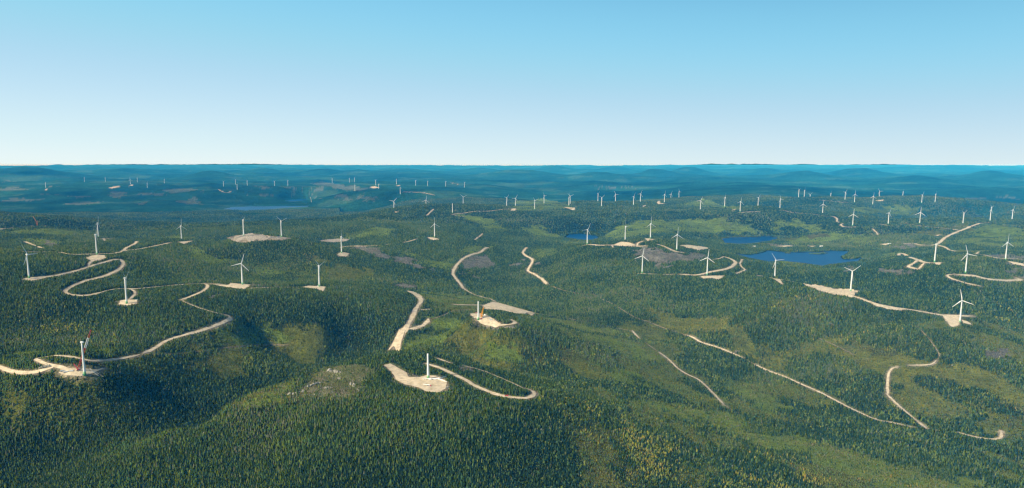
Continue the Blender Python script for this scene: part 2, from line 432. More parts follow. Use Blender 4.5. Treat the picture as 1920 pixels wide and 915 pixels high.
# far hills: photo px column, px row of the top, distance, half width px, half depth m
for px, ty, hd, wp, wy in ((85,315.5,30000,75,2500),(-20,318,30000,60,2500),(235,316.5,38000,30,2500),(300,317,42000,50,3000),(500,315,36000,25,2000),(610,316,34000,22,1800),(680,317.5,34000,25,1800),
        (760,315.5,40000,40,2500),(1285,313.5,36000,35,2500),(1040,312.5,44000,30,3000),(1150,312.3,46000,25,3000),(1600,316,34000,40,2500),(1700,311.8,50000,60,3000),(1840,318,27000,45,2500),
        (1430,315,38000,40,2500),(900,314.5,40000,50,2500),(1780,311.5,52000,40,3000),(1240,319,30000,60,2500),(960,320,28000,70,2200),(1120,322,26000,60,2000),(1500,321,27000,50,2000),(400,321,28000,45,2200),(1700,326,23000,60,1800)):
    a = math.atan2(px - PX0, FPX); cx, cy = hd * math.sin(a), hd * math.cos(a)
    ex = (GX - cx) * math.cos(a) - (GY - cy) * math.sin(a); ey = (GX - cx) * math.sin(a) + (GY - cy) * math.cos(a)
    g = np.exp(-(ex / (wp / FPX * hd)) ** 2 - (ey / wy) ** 2)
    zc = GZ[np.unravel_index(np.argmax(g), g.shape)]
    GZ = GZ + max(0.0, HC - (ty - 309.0) / FPX * hd - zc) * g

def gidx(u, v):
    return np.interp(u, U, np.arange(NC)), np.interp(v, V, np.arange(NR))
def bil(G, x, y):
    c, r = gidx(np.arctan2(x, y), np.log(np.hypot(x, y)))
    i, j = np.minimum(r.astype(int), NR - 2), np.minimum(c.astype(int), NC - 2)
    fr, fc = r - i, c - j
    return (G[i, j] * (1 - fc) + G[i, j + 1] * fc) * (1 - fr) + (G[i + 1, j] * (1 - fc) + G[i + 1, j + 1] * fc) * fr
def zat(x, y):
    return bil(GZ, np.asarray(x, float), np.asarray(y, float))
_rows = np.exp(V)
def cast(px, py, dmin=1400):
    """first ground point met by the sight line of a photo pixel -> x, y, z"""
    u, t = ang_tan(px, py)
    c = float(np.interp(u, U, np.arange(NC))); j = min(int(c), NC - 2); f = c - j
    z = GZ[:, j] * (1 - f) + GZ[:, j + 1] * f
    gap = z - (HC - t * _rows)
    k = np.nonzero((gap[1:] >= 0) & (_rows[1:] > dmin))[0]
    if len(k) == 0:
        d = _rows[-1]
    else:
        i = k[0]; g0, g1 = gap[i], gap[i + 1]
        s = 0 if g0 >= 0 else g0 / (g0 - g1)
        d = _rows[i] + (_rows[i + 1] - _rows[i]) * s
    return d * math.sin(u), d * math.cos(u), HC - t * d if len(k) else float(z[-1])
def dense(pts, step=6.0, closed=False):
    """resample a photo polyline (Catmull-Rom) every few px"""
    p = [np.array(q, float) for q in pts]
    n = len(p); out = []
    for i in range(n if closed else n - 1):
        a = p[(i - 1) % n] if closed or i else p[0]; b = p[i]; c = p[(i + 1) % n]
        d = p[(i + 2) % n] if closed or i + 2 < n else p[-1]
        m = max(1, int(np.linalg.norm(c - b) / step))
        for q in range(m):
            f = q / m
            out.append(b + 0.5 * f * (c - a + f * (2 * a - 5 * b + 4 * c - d + f * (3 * (b - c) + d - a))))
    if not closed: out.append(p[-1])
    return out
def lin(pts, step=6.0, closed=True):
    p = [np.array(q, float) for q in pts]; n = len(p); out = []
    for i in range(n if closed else n - 1):
        b, c = p[i], p[(i + 1) % n]
        m = max(1, int(np.linalg.norm(c - b) / step))
        out += [b + (c - b) * q / m for q in range(m)]
    if not closed: out.append(p[-1])
    return out
# ------------------------------------------------------------------ land cover, traced in the photo and carried to the ground
LAKES = [
 (652, 'small deep blue pond below the dark hill', [(1060,445),(1068,439.5),(1090,438.5),(1118,442),(1123,447),(1100,450),(1075,447)]),
 (655, '', [(1352,448),(1370,445),(1400,444),(1440,443.5),(1462,446),(1445,451),(1410,456),(1385,457.5),(1360,456)]),
 (660, '', [(1380,475.5),(1405,478),(1425,475.5),(1440,469.5),(1455,471),(1475,473.5),(1515,472.5),(1535,473),(1557,470),(1592,470.5),(1586,476),(1573,482),(1582,486.5),(1600,486),(1616,483.5),(1610,489),(1575,493),(1555,495.5),(1545,498),(1520,495),(1500,492),(1470,489),(1440,490),(1400,483)]),
 (700, '', [(418,392),(435,388),(460,387),(490,386),(525,382.5),(560,381.5),(584,382.5),(577,387.5),(540,389.5),(500,393),(460,395)]),
 (690, '', [(533,376),(550,373.5),(572,372.5),(578,376),(545,378)]),
 (640, '', [(1702,412),(1725,408.5),(1737,405.5),(1744,408),(1738,412),(1720,414.5)]),
 (640, '', [(1815,406),(1830,404.5),(1850,405.5),(1838,408.5)]),
]
ROADS = [  # width m, photo polyline
 (13,[(55,522.5),(98,518),(130,511),(150,506),(166,500.5),(195,492),(220,486),(228,487)]),
 (14,[(166,500),(167,494),(174,489),(186,484)]),
 (17,[(226,486),(231,491),(231,497),(222,506),(195,518),(160,527),(135,537),(122,546),(130,552),(155,554.5),(175,552),(190,548)]),
 (12,[(205,544),(225,541.5),(262,541),(330,534.5),(375,532),(395,531.5),(440,535)]),
 (15,[(380,532),(390,534),(388,539),(382,545),(365,553),(338,563)]),
 (9,[(345,566),(375,578),(402,586)]),
 (15,[(422,590),(432,593),(434,596),(420,604),(380,619),(317,637),(290,653),(268,663)]),
 (13,[(262,665),(240,670),(215,674),(170,677),(150,672),(110,667),(80,670),(67,674),(85,682),(120,690),(135,695)]),
 (17,[(-20,685),(0,688),(15,695),(45,699),(75,696),(100,688.5)]),
 (12,[(240,541),(254,547),(252,554),(243,561)]),
 (12,[(42,472),(55,472),(70,473),(90,472),(110,473),(130,476.5),(150,477),(185,476),(215,475),(231,471),(240,469),(254,468),(277,464),(320,455)]),
 (15,[(229,472),(237,464.5),(247,460),(257,454),(250,450)]),
 (10,[(180,448.5),(195,448),(211,446.5)]),(12,[(195,448.5),(199,456)]),
 (12,[(46,453),(62,459),(80,466)]),
 (16,[(-20,431),(0,430),(30,428.5),(55,425.5),(86,424.5)]),
 (12,[(475,540),(510,539),(540,538.5),(570,538)]),
 (13,[(634,466),(650,462),(690,461.5),(712,460.5)]),(11,[(722,459),(733,457.5)]),(13,[(757,454.5),(770,452),(781,448)]),
 (16,[(480,441),(495,440),(510,446),(530,448)]),
 (17,[(915,464),(908,466),(902,473),(885,477),(870,484),(858,495),(850,508),(849,514),(857,525),(864,533),(869,541)]),
 (16,[(988,464),(982,470),(980,475),(990,482),(999,487),(996,496),(989,508),(1000,513),(1010,519),(1018,525),(1025,533)]),
 (6,[(1060,545),(1072,548),(1090,551),(1115,553),(1130,562),(1145,568),(1165,580),(1190,595),(1215,603)]),
 (8,[(1285,628),(1298,632),(1315,642),(1350,653),(1393,671)]),
 (8,[(1415,683),(1440,695),(1470,706),(1495,717),(1540,737),(1565,750),(1590,763),(1640,786),(1670,792),(1710,801)]),
 (8,[(1185,620),(1200,636)]),
 (7,[(1235,660),(1255,675),(1270,690),(1290,703),(1310,712),(1335,735),(1358,760)]),
 (13,[(1877,808),(1877,821),(1860,824),(1830,820),(1796,811)]),
 (9,[(1665,742),(1664,720),(1667,698),(1675,689),(1684,688)]),(9,[(1704,685),(1745,684),(1755,676)]),
 (8,[(1661,738),(1690,765),(1720,790)]),(14,[(1718,788),(1738,804)]),
 (3,[(1512,625),(1560,645),(1600,665)]),
 (12,[(850,571),(880,572),(910,572)]),(11,[(892,553.5),(912,559)]),(11,[(918,560),(930,566)]),(10,[(995,586),(1035,592)]),
 (11,[(790,581),(806,580)]),
 (17,[(895,600),(910,606),(925,609),(945,609.5),(960,608),(967,605),(958,599),(950,594)]),
 (16,[(798,682),(806,684),(825,690),(845,699),(870,711),(890,723),(918,735),(935,741),(960,745),(985,747),(1000,742),(1003,736),(995,731),(983,728)]),
 (10,[(820,672),(845,681)]),(7,[(870,686),(905,695),(930,705),(960,718),(983,729)]),
 (8,[(1195,513),(1230,514)]),(8,[(1245,515),(1262,515)]),
 (20,[(1275,514.5),(1300,516),(1312,515),(1335,509.5),(1360,505),(1372,500),(1380,492),(1372,486.5),(1358,481)]),
 (8,[(1358,481),(1345,486),(1335,486.5)]),
 (9,[(1392,486),(1387,495),(1393,503),(1398,506),(1380,513)]),
 (14,[(1421,517),(1440,520),(1455,523),(1475,526),(1505,532),(1520,538)]),
 (15,[(1590,553),(1615,560),(1630,566),(1660,574),(1690,578.5),(1720,583),(1760,590),(1775,591.5),(1825,593)]),
 (20,[(1092,461),(1105,458.5),(1125,460),(1150,459.5),(1170,460.5),(1200,462),(1210,461)]),
 (12,[(1195,462),(1195,456),(1208,452)]),
 (15,[(1232,458),(1245,462),(1258,468),(1268,472),(1284,474)]),
 (24,[(1838,418.5),(1830,421),(1815,427),(1800,433),(1785,439),(1770,447),(1762,455),(1752,459.5),(1740,460)]),
 (12,[(1857,417.5),(1838,418.5)]),(12,[(1800,432),(1770,428),(1740,425),(1724,423.5),(1690,418)]),
 (12,[(1790,424.5),(1805,423.8),(1820,425),(1830,424)]),
 (14,[(1755,459),(1770,463),(1783,470),(1792,471)]),(12,[(1735,460),(1722,459),(1712,456),(1692,457.5)]),
 (20,[(1686,479),(1683,476),(1692,475),(1705,482),(1720,487),(1732,492),(1752,493.5)]),
 (18,[(1720,488),(1712,495),(1702,500),(1722,505)]),(14,[(1733,493),(1722,505)]),
 (26,[(1795,515.5),(1810,516),(1830,518),(1850,523),(1880,526),(1905,525.5),(1915,524),(1904,521)]),
 (11,[(1790,514),(1775,516),(1782,522),(1795,526),(1815,532),(1840,537)]),
 (10,[(1829,477),(1835,472)]),(12,[(1818,476),(1845,478),(1870,484),(1920,486)]),
 (13,[(1457,394),(1470,395),(1490,399),(1520,401),(1545,405),(1562,406),(1571,411),(1567,415.5),(1574,417)]),
 (14,[(1581,419),(1575,421),(1580,425),(1600,426),(1606,425)]),
 (12,[(1649,420),(1665,423),(1675,424)]),
 (8,[(1635,429),(1642,434),(1646,441)]),(9,[(1534,375),(1545,376),(1572,378.5),(1580,380)]),(10,[(1580,379),(1590,379.6)]),
 (12,[(848,402),(870,399.5),(890,396.5),(915,396),(940,393),(960,391.5)]),(9,[(848,403),(870,406.5)]),
 (9,[(800,404),(808,397),(813,392)]),
 (9,[(890,450),(898,444),(905,438)]),
 (13,[(1385,398.6),(1405,397.5),(1425,397)]),
 (11,[(409,355),(418,360),(424,362),(430,361),(434,358.5)]),(8,[(755,360),(790,361),(815,366)]),(8,[(840,341),(862,346.5)]),
 (10,[(1150,464),(1147,460)]),
 (6,[(1022,530),(1040,539),(1062,546)]),(6,[(1212,602),(1250,617),(1288,629)]),(6,[(1388,669),(1402,677),(1418,684)]),(7,[(868,540),(880,548),(893,554)]),(8,[(187,549),(197,546),(207,544)]),(7,[(339,562.5),(347,567)]),(8,[(400,585),(412,588.5),(424,590.5)]),
 (5,[(1706,800),(1750,806),(1798,812)]),(5,[(1356,758),(1375,770),(1395,778)]),(5,[(1033,592),(1080,600),(1140,612),(1187,621)]),(5,[(1198,635),(1217,648),(1237,661)]),(4,[(1755,676),(1762,667),(1745,640),(1720,612)]),(5,[(270,664),(330,664),(400,655),(470,648),(540,647)]),(5,[(805,600),(835,590),(850,583),(880,580)]),
]
PADS = [
 [(222,571.5),(225,564),(238,562),(257,562.5),(257.5,570),(240,573)],
 [(110,699.5),(118,692),(140,690),(165,692),(178,694),(200,690.5),(175,700),(155,705),(125,703)],
 [(41,524),(55,520.5),(98,517.5),(72,525),(60,527)],
 [(161,484),(170,480),(182,478),(196,479),(198,484),(185,489),(172,489.5)],
 [(333,454),(362,451.5),(345,457.5)],
 [(426,446),(445,441),(460,440),(470,437.5),(480,440),(500,442),(520,444),(547,447),(530,450),(500,449.5),(470,452),(455,455),(440,452)],
 [(633,477),(640,473),(655,475),(650,481),(637,480.5)],
 [(395,533),(430,535),(432,531),(470,534),(458,541.5),(475,541.5),(440,541)],
 [(567,539),(578,536),(600,537),(610,538),(606,547),(595,542)],
 [(600,452),(615,449),(640,447.5),(655,449),(648,452.5),(625,454.5)],
 [(802,445),(815,446),(824,449),(812,450.5),(805,447.5)],
 [(760,545),(775,547),(791,555.5),(794,562),(790,570),(784,580),(777,596),(770,610),(758,628),(752,642),(750,657),(728,657),(738,640),(748,622),(762,608),(770,592),(774,582),(784,570),(786,562),(775,552)],
 [(765,617),(790,610),(803,597),(807,603),(795,612),(778,619)],
 [(905,573),(925,566),(935,568),(960,575),(985,582),(1002,586.5),(970,588.5),(940,581.5),(910,580)],
 [(990,588),(1002,588),(997,592)],
 [(882,590),(895,587),(905,590),(918,594),(938,606),(928,610),(915,607),(895,601)],
 [(719,685),(733,683),(762,699),(765,707),(785,708),(800,704),(825,706),(836,715),(841,725),(838,732),(820,736),(800,734),(790,729),(755,719),(740,709),(735,698)],
 [(1313,518),(1325,517.5),(1358,517),(1352,522),(1347,524),(1335,521.5),(1318,522.5)],
 [(1505,532),(1520,534),(1540,536),(1560,541),(1580,543),(1595,543),(1612,546),(1600,550),(1597,557),(1575,553.5),(1545,548),(1525,540)],
 [(1450,522.5),(1462,523.5),(1468,534),(1460,529)],
 [(1632,567.5),(1650,571),(1680,576.5),(1700,580),(1690,582.5),(1665,579.5),(1640,573)],
 [(1766,591),(1795,592),(1800,598),(1801,604),(1796,610),(1785,613),(1777,605)],
 [(1803,600),(1815,604),(1823,610),(1808,607)],
 [(1152,458.5),(1165,453.5),(1180,455),(1192,459.5),(1160,461)],
 [(1208,447),(1229,449),(1215,452)],
 [(1274,460),(1290,459.5),(1320,463),(1332,466),(1310,468.5),(1290,465)],
 [(1890,490),(1905,492),(1920,495),(1920,499),(1900,495)],
 [(1068,393),(1078,389.5),(1077,394.5)],[(1057,388.5),(1080,390),(1068,391.5)],
 [(1232,380),(1236,376.5),(1237,381),(1250,382),(1234,383)],[(1205,386),(1213,384.5),(1206,388)],
 [(1370,394.5),(1380,392),(1378,394)],[(1640,376),(1657,374.5),(1655,377.5)],
 [(960,391.5),(967,391),(966,395),(958,395)],[(740,397),(748,397.5)  ,(742,398.5)],
 [(693,351),(702,349.5),(712,352),(700,353)],[(242,348.5),(250,346),(249,348.5)],[(203,352.5),(215,350),(226,350),(210,353.5)],
 [(84,356),(88,354),(87,357)],[(742,348.5),(750,347),(748,349)],
 [(1755,441),(1762,440),(1758,443)],[(1457,461.5),(1475,460.5),(1490,461.5),(1470,463)],[(1515,461),(1530,461.5),(1522,463)],[(1650,458),(1668,456.5),(1660,460)],
 [(1752,492.5),(1764,492),(1762,497),(1755,496)],
]
SCREE = [
 [(879,592),(885,588),(895,600),(920,608),(945,609),(970,604),(977,612),(962,617),(945,616),(930,619),(913,615),(898,607)],
 [(733,686),(750,690),(762,699),(790,706),(768,711),(745,704)],
 [(1000,731),(1008,735),(1010,745),(995,751),(975,749),(1000,745)],
 [(720,708),(760,720),(790,730),(800,738),(770,728),(735,716)],
]
GREEN = [
 [(440,762),(470,742),(520,724),(560,712),(540,738),(490,760)],
 [(900,640),(960,640),(1000,665),(960,680),(910,665)],[(1330,690),(1420,735),(1500,775),(1420,765),(1340,720)],[(1130,690),(1200,700),(1240,735),(1170,725)],
 [(-30,432),(0,433),(90,427),(180,437),(240,440),(340,440),(430,445),(340,450),(250,447),(190,440),(120,441),(60,438),(0,438)],
 [(15,446),(60,443),(120,453),(130,456),(105,463),(60,466),(40,470),(20,475),(35,462),(45,455)],
 [(335,462),(370,455),(385,470),(390,480),(430,478),(440,490),(420,497),(380,494),(350,487),(355,478)],
 [(465,505),(480,497),(520,510),(590,512),(575,520),(540,515),(510,518),(480,515)],
 [(740,472),(765,470),(790,480),(830,487),(850,480),(860,478),(870,480),(855,495),(845,510),(815,505),(780,490)],
 [(850,456),(880,458),(905,461),(935,465),(925,473),(910,470),(895,473),(870,473)],
 [(850,404),(880,402),(910,408),(930,413),(945,430),(930,440),(915,440),(895,420),(870,408)],
 [(980,428),(1010,424),(1030,432),(1050,440),(1060,445),(1010,447),(980,440)],
 [(1000,465),(1045,464),(1050,472),(1030,480),(1005,485),(990,478)],
 [(1040,450),(1100,451),(1130,453),(1080,458),(1050,456)],
 [(1150,430),(1180,418),(1200,410),(1230,408),(1260,415),(1280,414),(1320,405),(1350,410),(1370,420),(1410,420),(1430,432),(1425,437),(1370,438),(1300,437),(1250,440),(1200,445),(1150,448),(1125,445)],
 [(1470,455),(1500,445),(1540,438),(1570,437),(1620,440),(1640,448),(1630,453),(1590,455),(1540,456),(1500,460),(1465,460)],
 [(1440,422),(1500,413),(1550,425),(1570,437),(1520,432),(1470,430)],
 [(1780,455),(1810,435),(1850,418),(1880,420),(1920,430),(1930,470),(1870,465),(1830,462)],
 [(1590,385),(1650,390),(1720,388),(1790,390),(1750,400),(1680,405),(1600,397)],
 [(1640,478),(1690,470),(1700,478),(1680,487),(1650,490)],
 [(1455,490),(1500,493),(1510,499),(1480,503),(1455,500)],
 [(950,380),(1020,373),(1080,385),(1060,392),(1000,397),(960,396)],
 [(1260,385),(1320,372),(1360,385),(1420,385),(1380,395),(1340,390),(1300,388)],
 [(740,455),(700,440),(650,450),(620,445),(680,425),(760,425),(720,445)],
 [(760,545),(800,545),(870,552),(905,556),(935,563),(900,570),(860,572),(830,570),(800,575),(795,560)],
 [(800,590),(830,585),(880,582),(870,600),(850,620),(835,650),(780,655),(752,657),(765,630),(785,618),(810,606)],
 [(1010,592),(1060,595),(1120,605),(1180,630),(1220,655),(1260,690),(1200,680),(1160,660),(1100,640),(1060,610)],
 [(1180,745),(1240,755),(1320,770),(1400,790),(1480,808),(1560,832),(1640,858),(1760,885),(1860,905),(1900,930),(1560,930),(1480,880),(1400,830),(1330,805),(1250,775)],
 [(400,612),(440,612),(480,608),(530,620),(550,640),(500,648),(460,645),(420,640)],
 [(240,690),(200,690),(240,682),(300,672),(310,680)],
 [(0,660),(60,655),(100,660),(60,668),(20,668)],[(165,655),(220,650),(230,662),(190,668)],
 [(1000,700),(1015,710),(1010,722),(995,715)],
 [(990,740),(1040,752),(1090,770),(1060,775),(1010,757)],
 [(560,715),(600,705),(660,690),(720,688),(690,700),(600,722)],
]
OLIVE = [
 [(1000,690),(1120,690),(1260,700),(1360,760),(1480,790),(1400,790),(1300,765),(1180,745),(1060,730)],
 [(760,660),(860,625),(960,622),(1010,640),(1000,700),(900,690),(820,672)],
 [(1100,600),(1200,640),(1300,700),(1420,760),(1560,800),(1640,820),(1500,800),(1380,760),(1280,710),(1180,660)],
 [(1600,770),(1700,800),(1780,820),(1900,830),(1930,870),(1800,850),(1700,830)],
 [(780,560),(900,545),(1000,585),(1060,610),(980,595),(860,585)],
 [(100,560),(60,590),(0,600),(0,570),(50,545)],
 [(1290,600),(1330,598),(1400,595),(1440,570),(1470,560),(1480,580),(1420,612),(1350,620),(1300,625),(1240,608),(1200,580),(1180,560),(1230,575)],
 [(1500,620),(1560,600),(1650,600),(1740,610),(1770,640),(1860,620),(1930,620),(1930,760),(1850,780),(1750,790),(1680,770),(1620,740),(1560,720),(1480,680),(1420,650)],
 [(410,770),(450,745),(520,720),(580,690),(660,684),(720,690),(700,720),(660,740),(600,740),(540,745),(470,765),(430,780)],
 [(1275,838),(1310,838),(1420,890),(1440,930),(1285,930)],
 [(290,665),(350,640),(420,630),(520,650),(560,655),(480,680),(400,690),(320,700),(250,700)],
 [(860,630),(960,625),(1060,650),(1120,690),(1000,700),(900,690),(850,670)],
 [(1400,860),(1480,850),(1560,865),(1640,895),(1670,930),(1370,930)],
 [(1060,800),(1120,780),(1200,800),(1270,830),(1280,930),(1100,930)],
 [(1320,640),(1400,650),(1480,690),(1600,745),(1500,720),(1420,690)],
 [(520,480),(560,475),(600,490),(590,510),(530,505)],
 [(480,500),(520,490),(560,505),(580,512),(510,510)],
 [(1440,560),(1480,545),(1500,570),(1470,590)],
]
MIXED = [
 [(1000,590),(1120,605),(1290,598),(1400,592),(1470,560),(1560,592),(1700,600),(1930,605),(1930,940),(1280,940),(1180,860),(1100,790),(1010,760),(1010,690),(1090,650)],
 [(300,640),(430,605),(560,615),(640,650),(600,690),(480,700),(380,720),(250,700),(150,715),(80,705),(200,690)],
 [(860,600),(980,615),(1060,650),(1120,720),(1010,730),(900,690),(840,650)],
 [(0,690),(60,720),(200,740),(330,760),(260,800),(100,790),(0,760)],
 [(560,475),(680,500),(830,540),(700,530),(580,525),(480,500)],
 [(1130,450),(1480,440),(1680,440),(1800,420),(1930,470),(1930,540),(1700,470),(1500,465)],
]
GOLD = [
 [(1060,800),(1120,780),(1200,800),(1270,830),(1280,930),(1100,930),(1090,860)],
 [(1400,860),(1480,855),(1560,870),(1640,900),(1660,930),(1370,930)],
 [(980,640),(1060,650),(1110,680),(1050,690),(990,670)],
 [(1740,695),(1800,715),(1835,745),(1790,748)],[(1885,770),(1930,770),(1930,805),(1890,800)],
 [(50,600),(130,590),(170,625),(150,640),(70,615)],[(350,890),(430,865),(405,885),(360,900)],
 [(1560,650),(1660,640),(1720,660),(1640,680)],[(1060,750),(1130,775),(1200,790),(1120,795),(1050,770)],
 [(1480,555),(1520,560),(1500,590),(1460,580)],[(560,480),(600,480),(590,500),(550,495)],[(1600,700),(1680,720),(1650,750),(1590,730)],
 [(1500,440),(1545,438),(1560,447),(1520,450)],[(1840,600),(1900,590),(1930,610),(1870,615)],
 [(1000,747),(1080,768),(1060,778),(1010,765)],
]
KNOLL = [[(540,748),(560,722),(590,700),(625,688),(665,686),(705,690),(712,705),(690,722),(675,745),(620,748),(580,752)],[(560,712),(600,696),(640,686),(690,684),(640,690),(590,706)]]
GREY = [
 [(650,463),(700,463),(712,466),(706,472),(720,478),(755,482),(785,494),(820,515),(800,508),(770,500),(735,490),(700,480),(670,470)],
 [(865,498),(880,480),(892,476),(912,480),(925,490),(930,497),(920,508),(912,509),(890,507),(870,505)],
 [(855,510),(880,514),(905,521),(870,519)],[(950,492),(980,487),(985,495),(970,498),(950,502)],[(1000,494),(1015,492),(1020,496),(1005,497)],
 [(1190,480),(1200,466),(1215,468),(1250,474),(1300,474),(1330,482),(1310,492),(1270,494),(1240,502),(1228,504),(1210,492)],
 [(1640,503),(1680,500),(1710,508),(1700,515),(1680,514),(1650,509)],[(1575,500),(1600,500),(1605,505),(1590,512),(1580,507)],
 [(1845,478),(1880,478),(1920,480),(1930,492),(1890,492),(1865,486)],[(1880,500),(1925,502),(1925,510),(1895,507)],
 [(1670,460),(1710,458),(1720,465),(1690,466)],[(1430,457),(1470,457),(1500,460),(1460,463)],
 [(72,454),(108,458),(118,461),(90,464),(85,459)],[(390,555),(420,560),(400,565)],
 [(440,535),(470,534),(520,537),(470,540)],
 [(855,690),(890,694),(895,700),(870,698)],[(800,540),(760,542),(720,535),(760,533)],
 [(1370,655),(1400,658),(1390,668),(1370,662)],[(1840,655),(1880,650),(1900,665),(1860,670)],
 [(130,455),(130,450),(140,452)],[(1545,608),(1570,605),(1560,615)],
]
PALE = [   # far clearings in the haze
 [(0,378.5),(20,373),(50,371),(75,372),(90,373),(60,375.5),(25,378)],[(115,382.5),(135,381),(160,379),(197,379),(175,382),(150,385)],
 [(65,364),(110,364.5),(105,366),(70,365)],[(0,351),(30,352),(55,354),(30,356),(10,357)],[(90,349),(105,348),(114,350),(95,350.5)],
 [(200,358),(230,360),(240,365),(225,372),(205,368)],[(135,368),(150,366),(170,368),(150,372),(140,373)],[(305,355),(340,353),(370,356),(340,361),(315,360)],
 [(330,380),(360,383),(380,383),(370,378),(365,372),(360,374)],[(255,381),(275,379),(270,384)],[(375,360),(385,357),(375,362)],
 [(480,350),(500,350),(515,352),(490,354)],[(525,350),(550,352),(580,356),(590,358),(560,359),(540,355)],[(585,345),(600,340),(625,343),(650,347),(690,355),(665,359),(640,356),(620,350),(600,348)],
 [(580,362),(605,357),(600,350),(585,360)],[(620,368),(640,365),(660,372),(650,376),(635,373)],[(660,374),(690,371),(710,373),(695,379),(675,378)],[(675,365),(685,362),(682,368)],
 [(580,370),(610,371),(600,372.5)],[(1110,347),(1150,351),(1200,352),(1150,354)],[(1740,374),(1775,372),(1760,376)],[(1790,373),(1820,370),(1855,373),(1830,375)],[(1860,370),(1890,370),(1912,373),(1885,373)],
 [(760,385),(770,382),(755,381),(750,388)],[(480,363),(500,366),(520,364),(500,362)],[(450,364),(480,364),(470,367)],[(255,365),(290,362),(330,364),(300,366)],[(0,340),(15,339),(30,341)],
]
GUX, GVX = UU, VV                          # warped copies give the outlines a natural wobble
_wa = (7 + 0.0030 * DD) / DD
_n1, _n2 = fbm(GX, GY, 90, 3, 51), fbm(GX, GY, 90, 3, 77)
_s = np.clip(DD / 3000, 1, 6)
_n3, _n4 = fbm(GX, GY, 380, 3, 91), fbm(GX, GY, 380, 3, 97)
_n5, _n6 = fbm(GX, GY, 32, 2, 151), fbm(GX, GY, 32, 2, 177)
GUW = UU + (_n1 * 1.2 + _n3 * 1.1 + _n5 * .8) * _wa
GVW = VV + (_n2 * 1.5 + _n4 * 1.4 + _n6 * .9) * _wa * 3.0

def pip(poly, u, v):
    ins = np.zeros(u.shape, bool)
    n = len(poly)
    for i in range(n):
        (u0, v0), (u1, v1) = poly[i], poly[(i + 1) % n]
        if v0 == v1: continue
        c = (v0 > v) != (v1 > v)
        ins ^= c & (u < (u1 - u0) * (v - v0) / (v1 - v0) + u0)
    return ins
def uvpoly(pts, D=None, step=5.0):
    out = []
    for px, py in lin(pts, step):
        a, t = ang_tan(px, py)
        if D is None:
            x, y, z = cast(px, py); out.append((a, math.log(math.hypot(x, y))))
        else:
            out.append((a, math.log(D / t)))
    return out
def sub(poly, pad=0.02):
    p = np.array(poly)
    c0, c1 = np.searchsorted(U, [p[:, 0].min() - pad, p[:, 0].max() + pad])
    r0, r1 = np.searchsorted(V, [p[:, 1].min() - pad * 2, p[:, 1].max() + pad * 2])
    return slice(max(r0 - 1, 0), r1 + 1), slice(max(c0 - 1, 0), c1 + 1)
def paint(M, polys, warp=True):
    for pts in polys:
        pl = uvpoly(pts); s = sub(pl, 0.03)
        M[s] |= pip(pl, (GUW if warp else UU)[s], (GVW if warp else VV)[s])
def seg_dist(pl, s, closed):
    u, v = UU[s], VV[s]; best = np.full(u.shape, 9.9)
    n = len(pl)
    for i in range(n if closed else n - 1):
        (u0, v0), (u1, v1) = pl[i], pl[(i + 1) % n]
        du, dv = u1 - u0, v1 - v0
        t = np.clip(((u - u0) * du + (v - v0) * dv) / (du * du + dv * dv + 1e-12), 0, 1)
        best = np.minimum(best, np.hypot(u - u0 - t * du, v - v0 - t * dv))
    return best * DD[s]

# lakes first: they level the ground
M_LAKE = np.zeros(GZ.shape, bool)
LAKE_UV = []
LAKE_D = []
for D, _, pts in LAKES:
    D -= np.mean([survey(*q, D) for q in pts]) * TILT; LAKE_D.append(D)
    pl = uvpoly(pts, D, 2.5)
    q_ = np.array(pl); dq = np.exp(q_[:, 1]); lx, ly = dq * np.sin(q_[:, 0]), dq * np.cos(q_[:, 0])
    q_[:, 0] += fbm(lx, ly, 110, 3, 501) * 16 / dq; q_[:, 1] += fbm(lx, ly, 110, 3, 541) * 30 / dq
    pl = [tuple(v) for v in q_]; LAKE_UV.append(pl)
    s = sub(pl, 0.03)
    ins = pip(pl, UU[s], VV[s]); dist = seg_dist(pl, s, True)
    zl = HC - D; z = GZ[s]
    w = sstep(0, 220, dist)
    out = np.maximum(zl + 0.8 + np.minimum(dist, 60) * 0.05, zl + (z - zl) * w + 1.0 * (1 - w))
    GZ[s] = np.where(ins, zl - 3, out)
    M_LAKE[s] |= ins | (dist < 8)

# two wooded islets in the largest lake
for px, py, rx, ry in ((1477, 474.6, 22, 34), (1531, 475.6, 58, 40), (1545, 474.6, 30, 30)):
    u0, t0 = ang_tan(px, py); d0 = LAKE_D[2] / t0; x0, y0 = d0 * math.sin(u0), d0 * math.cos(u0)
    e_ = ((GX - x0) / rx) ** 2 + ((GY - y0) / ry) ** 2
    m_ = (e_ < 1.0) & M_LAKE
    GZ = np.where(m_, HC - LAKE_D[2] + 1.0 + 4.0 * (1 - e_), GZ); M_LAKE &= ~m_

# line of sight of bare ground
SL = (GZ - HC) / DD
_cm = np.maximum.accumulate(SL, axis=0)
PREV = np.vstack([np.full((1, NC), -9.0), _cm[:-1]])
VIS = SL >= PREV - 0.0008

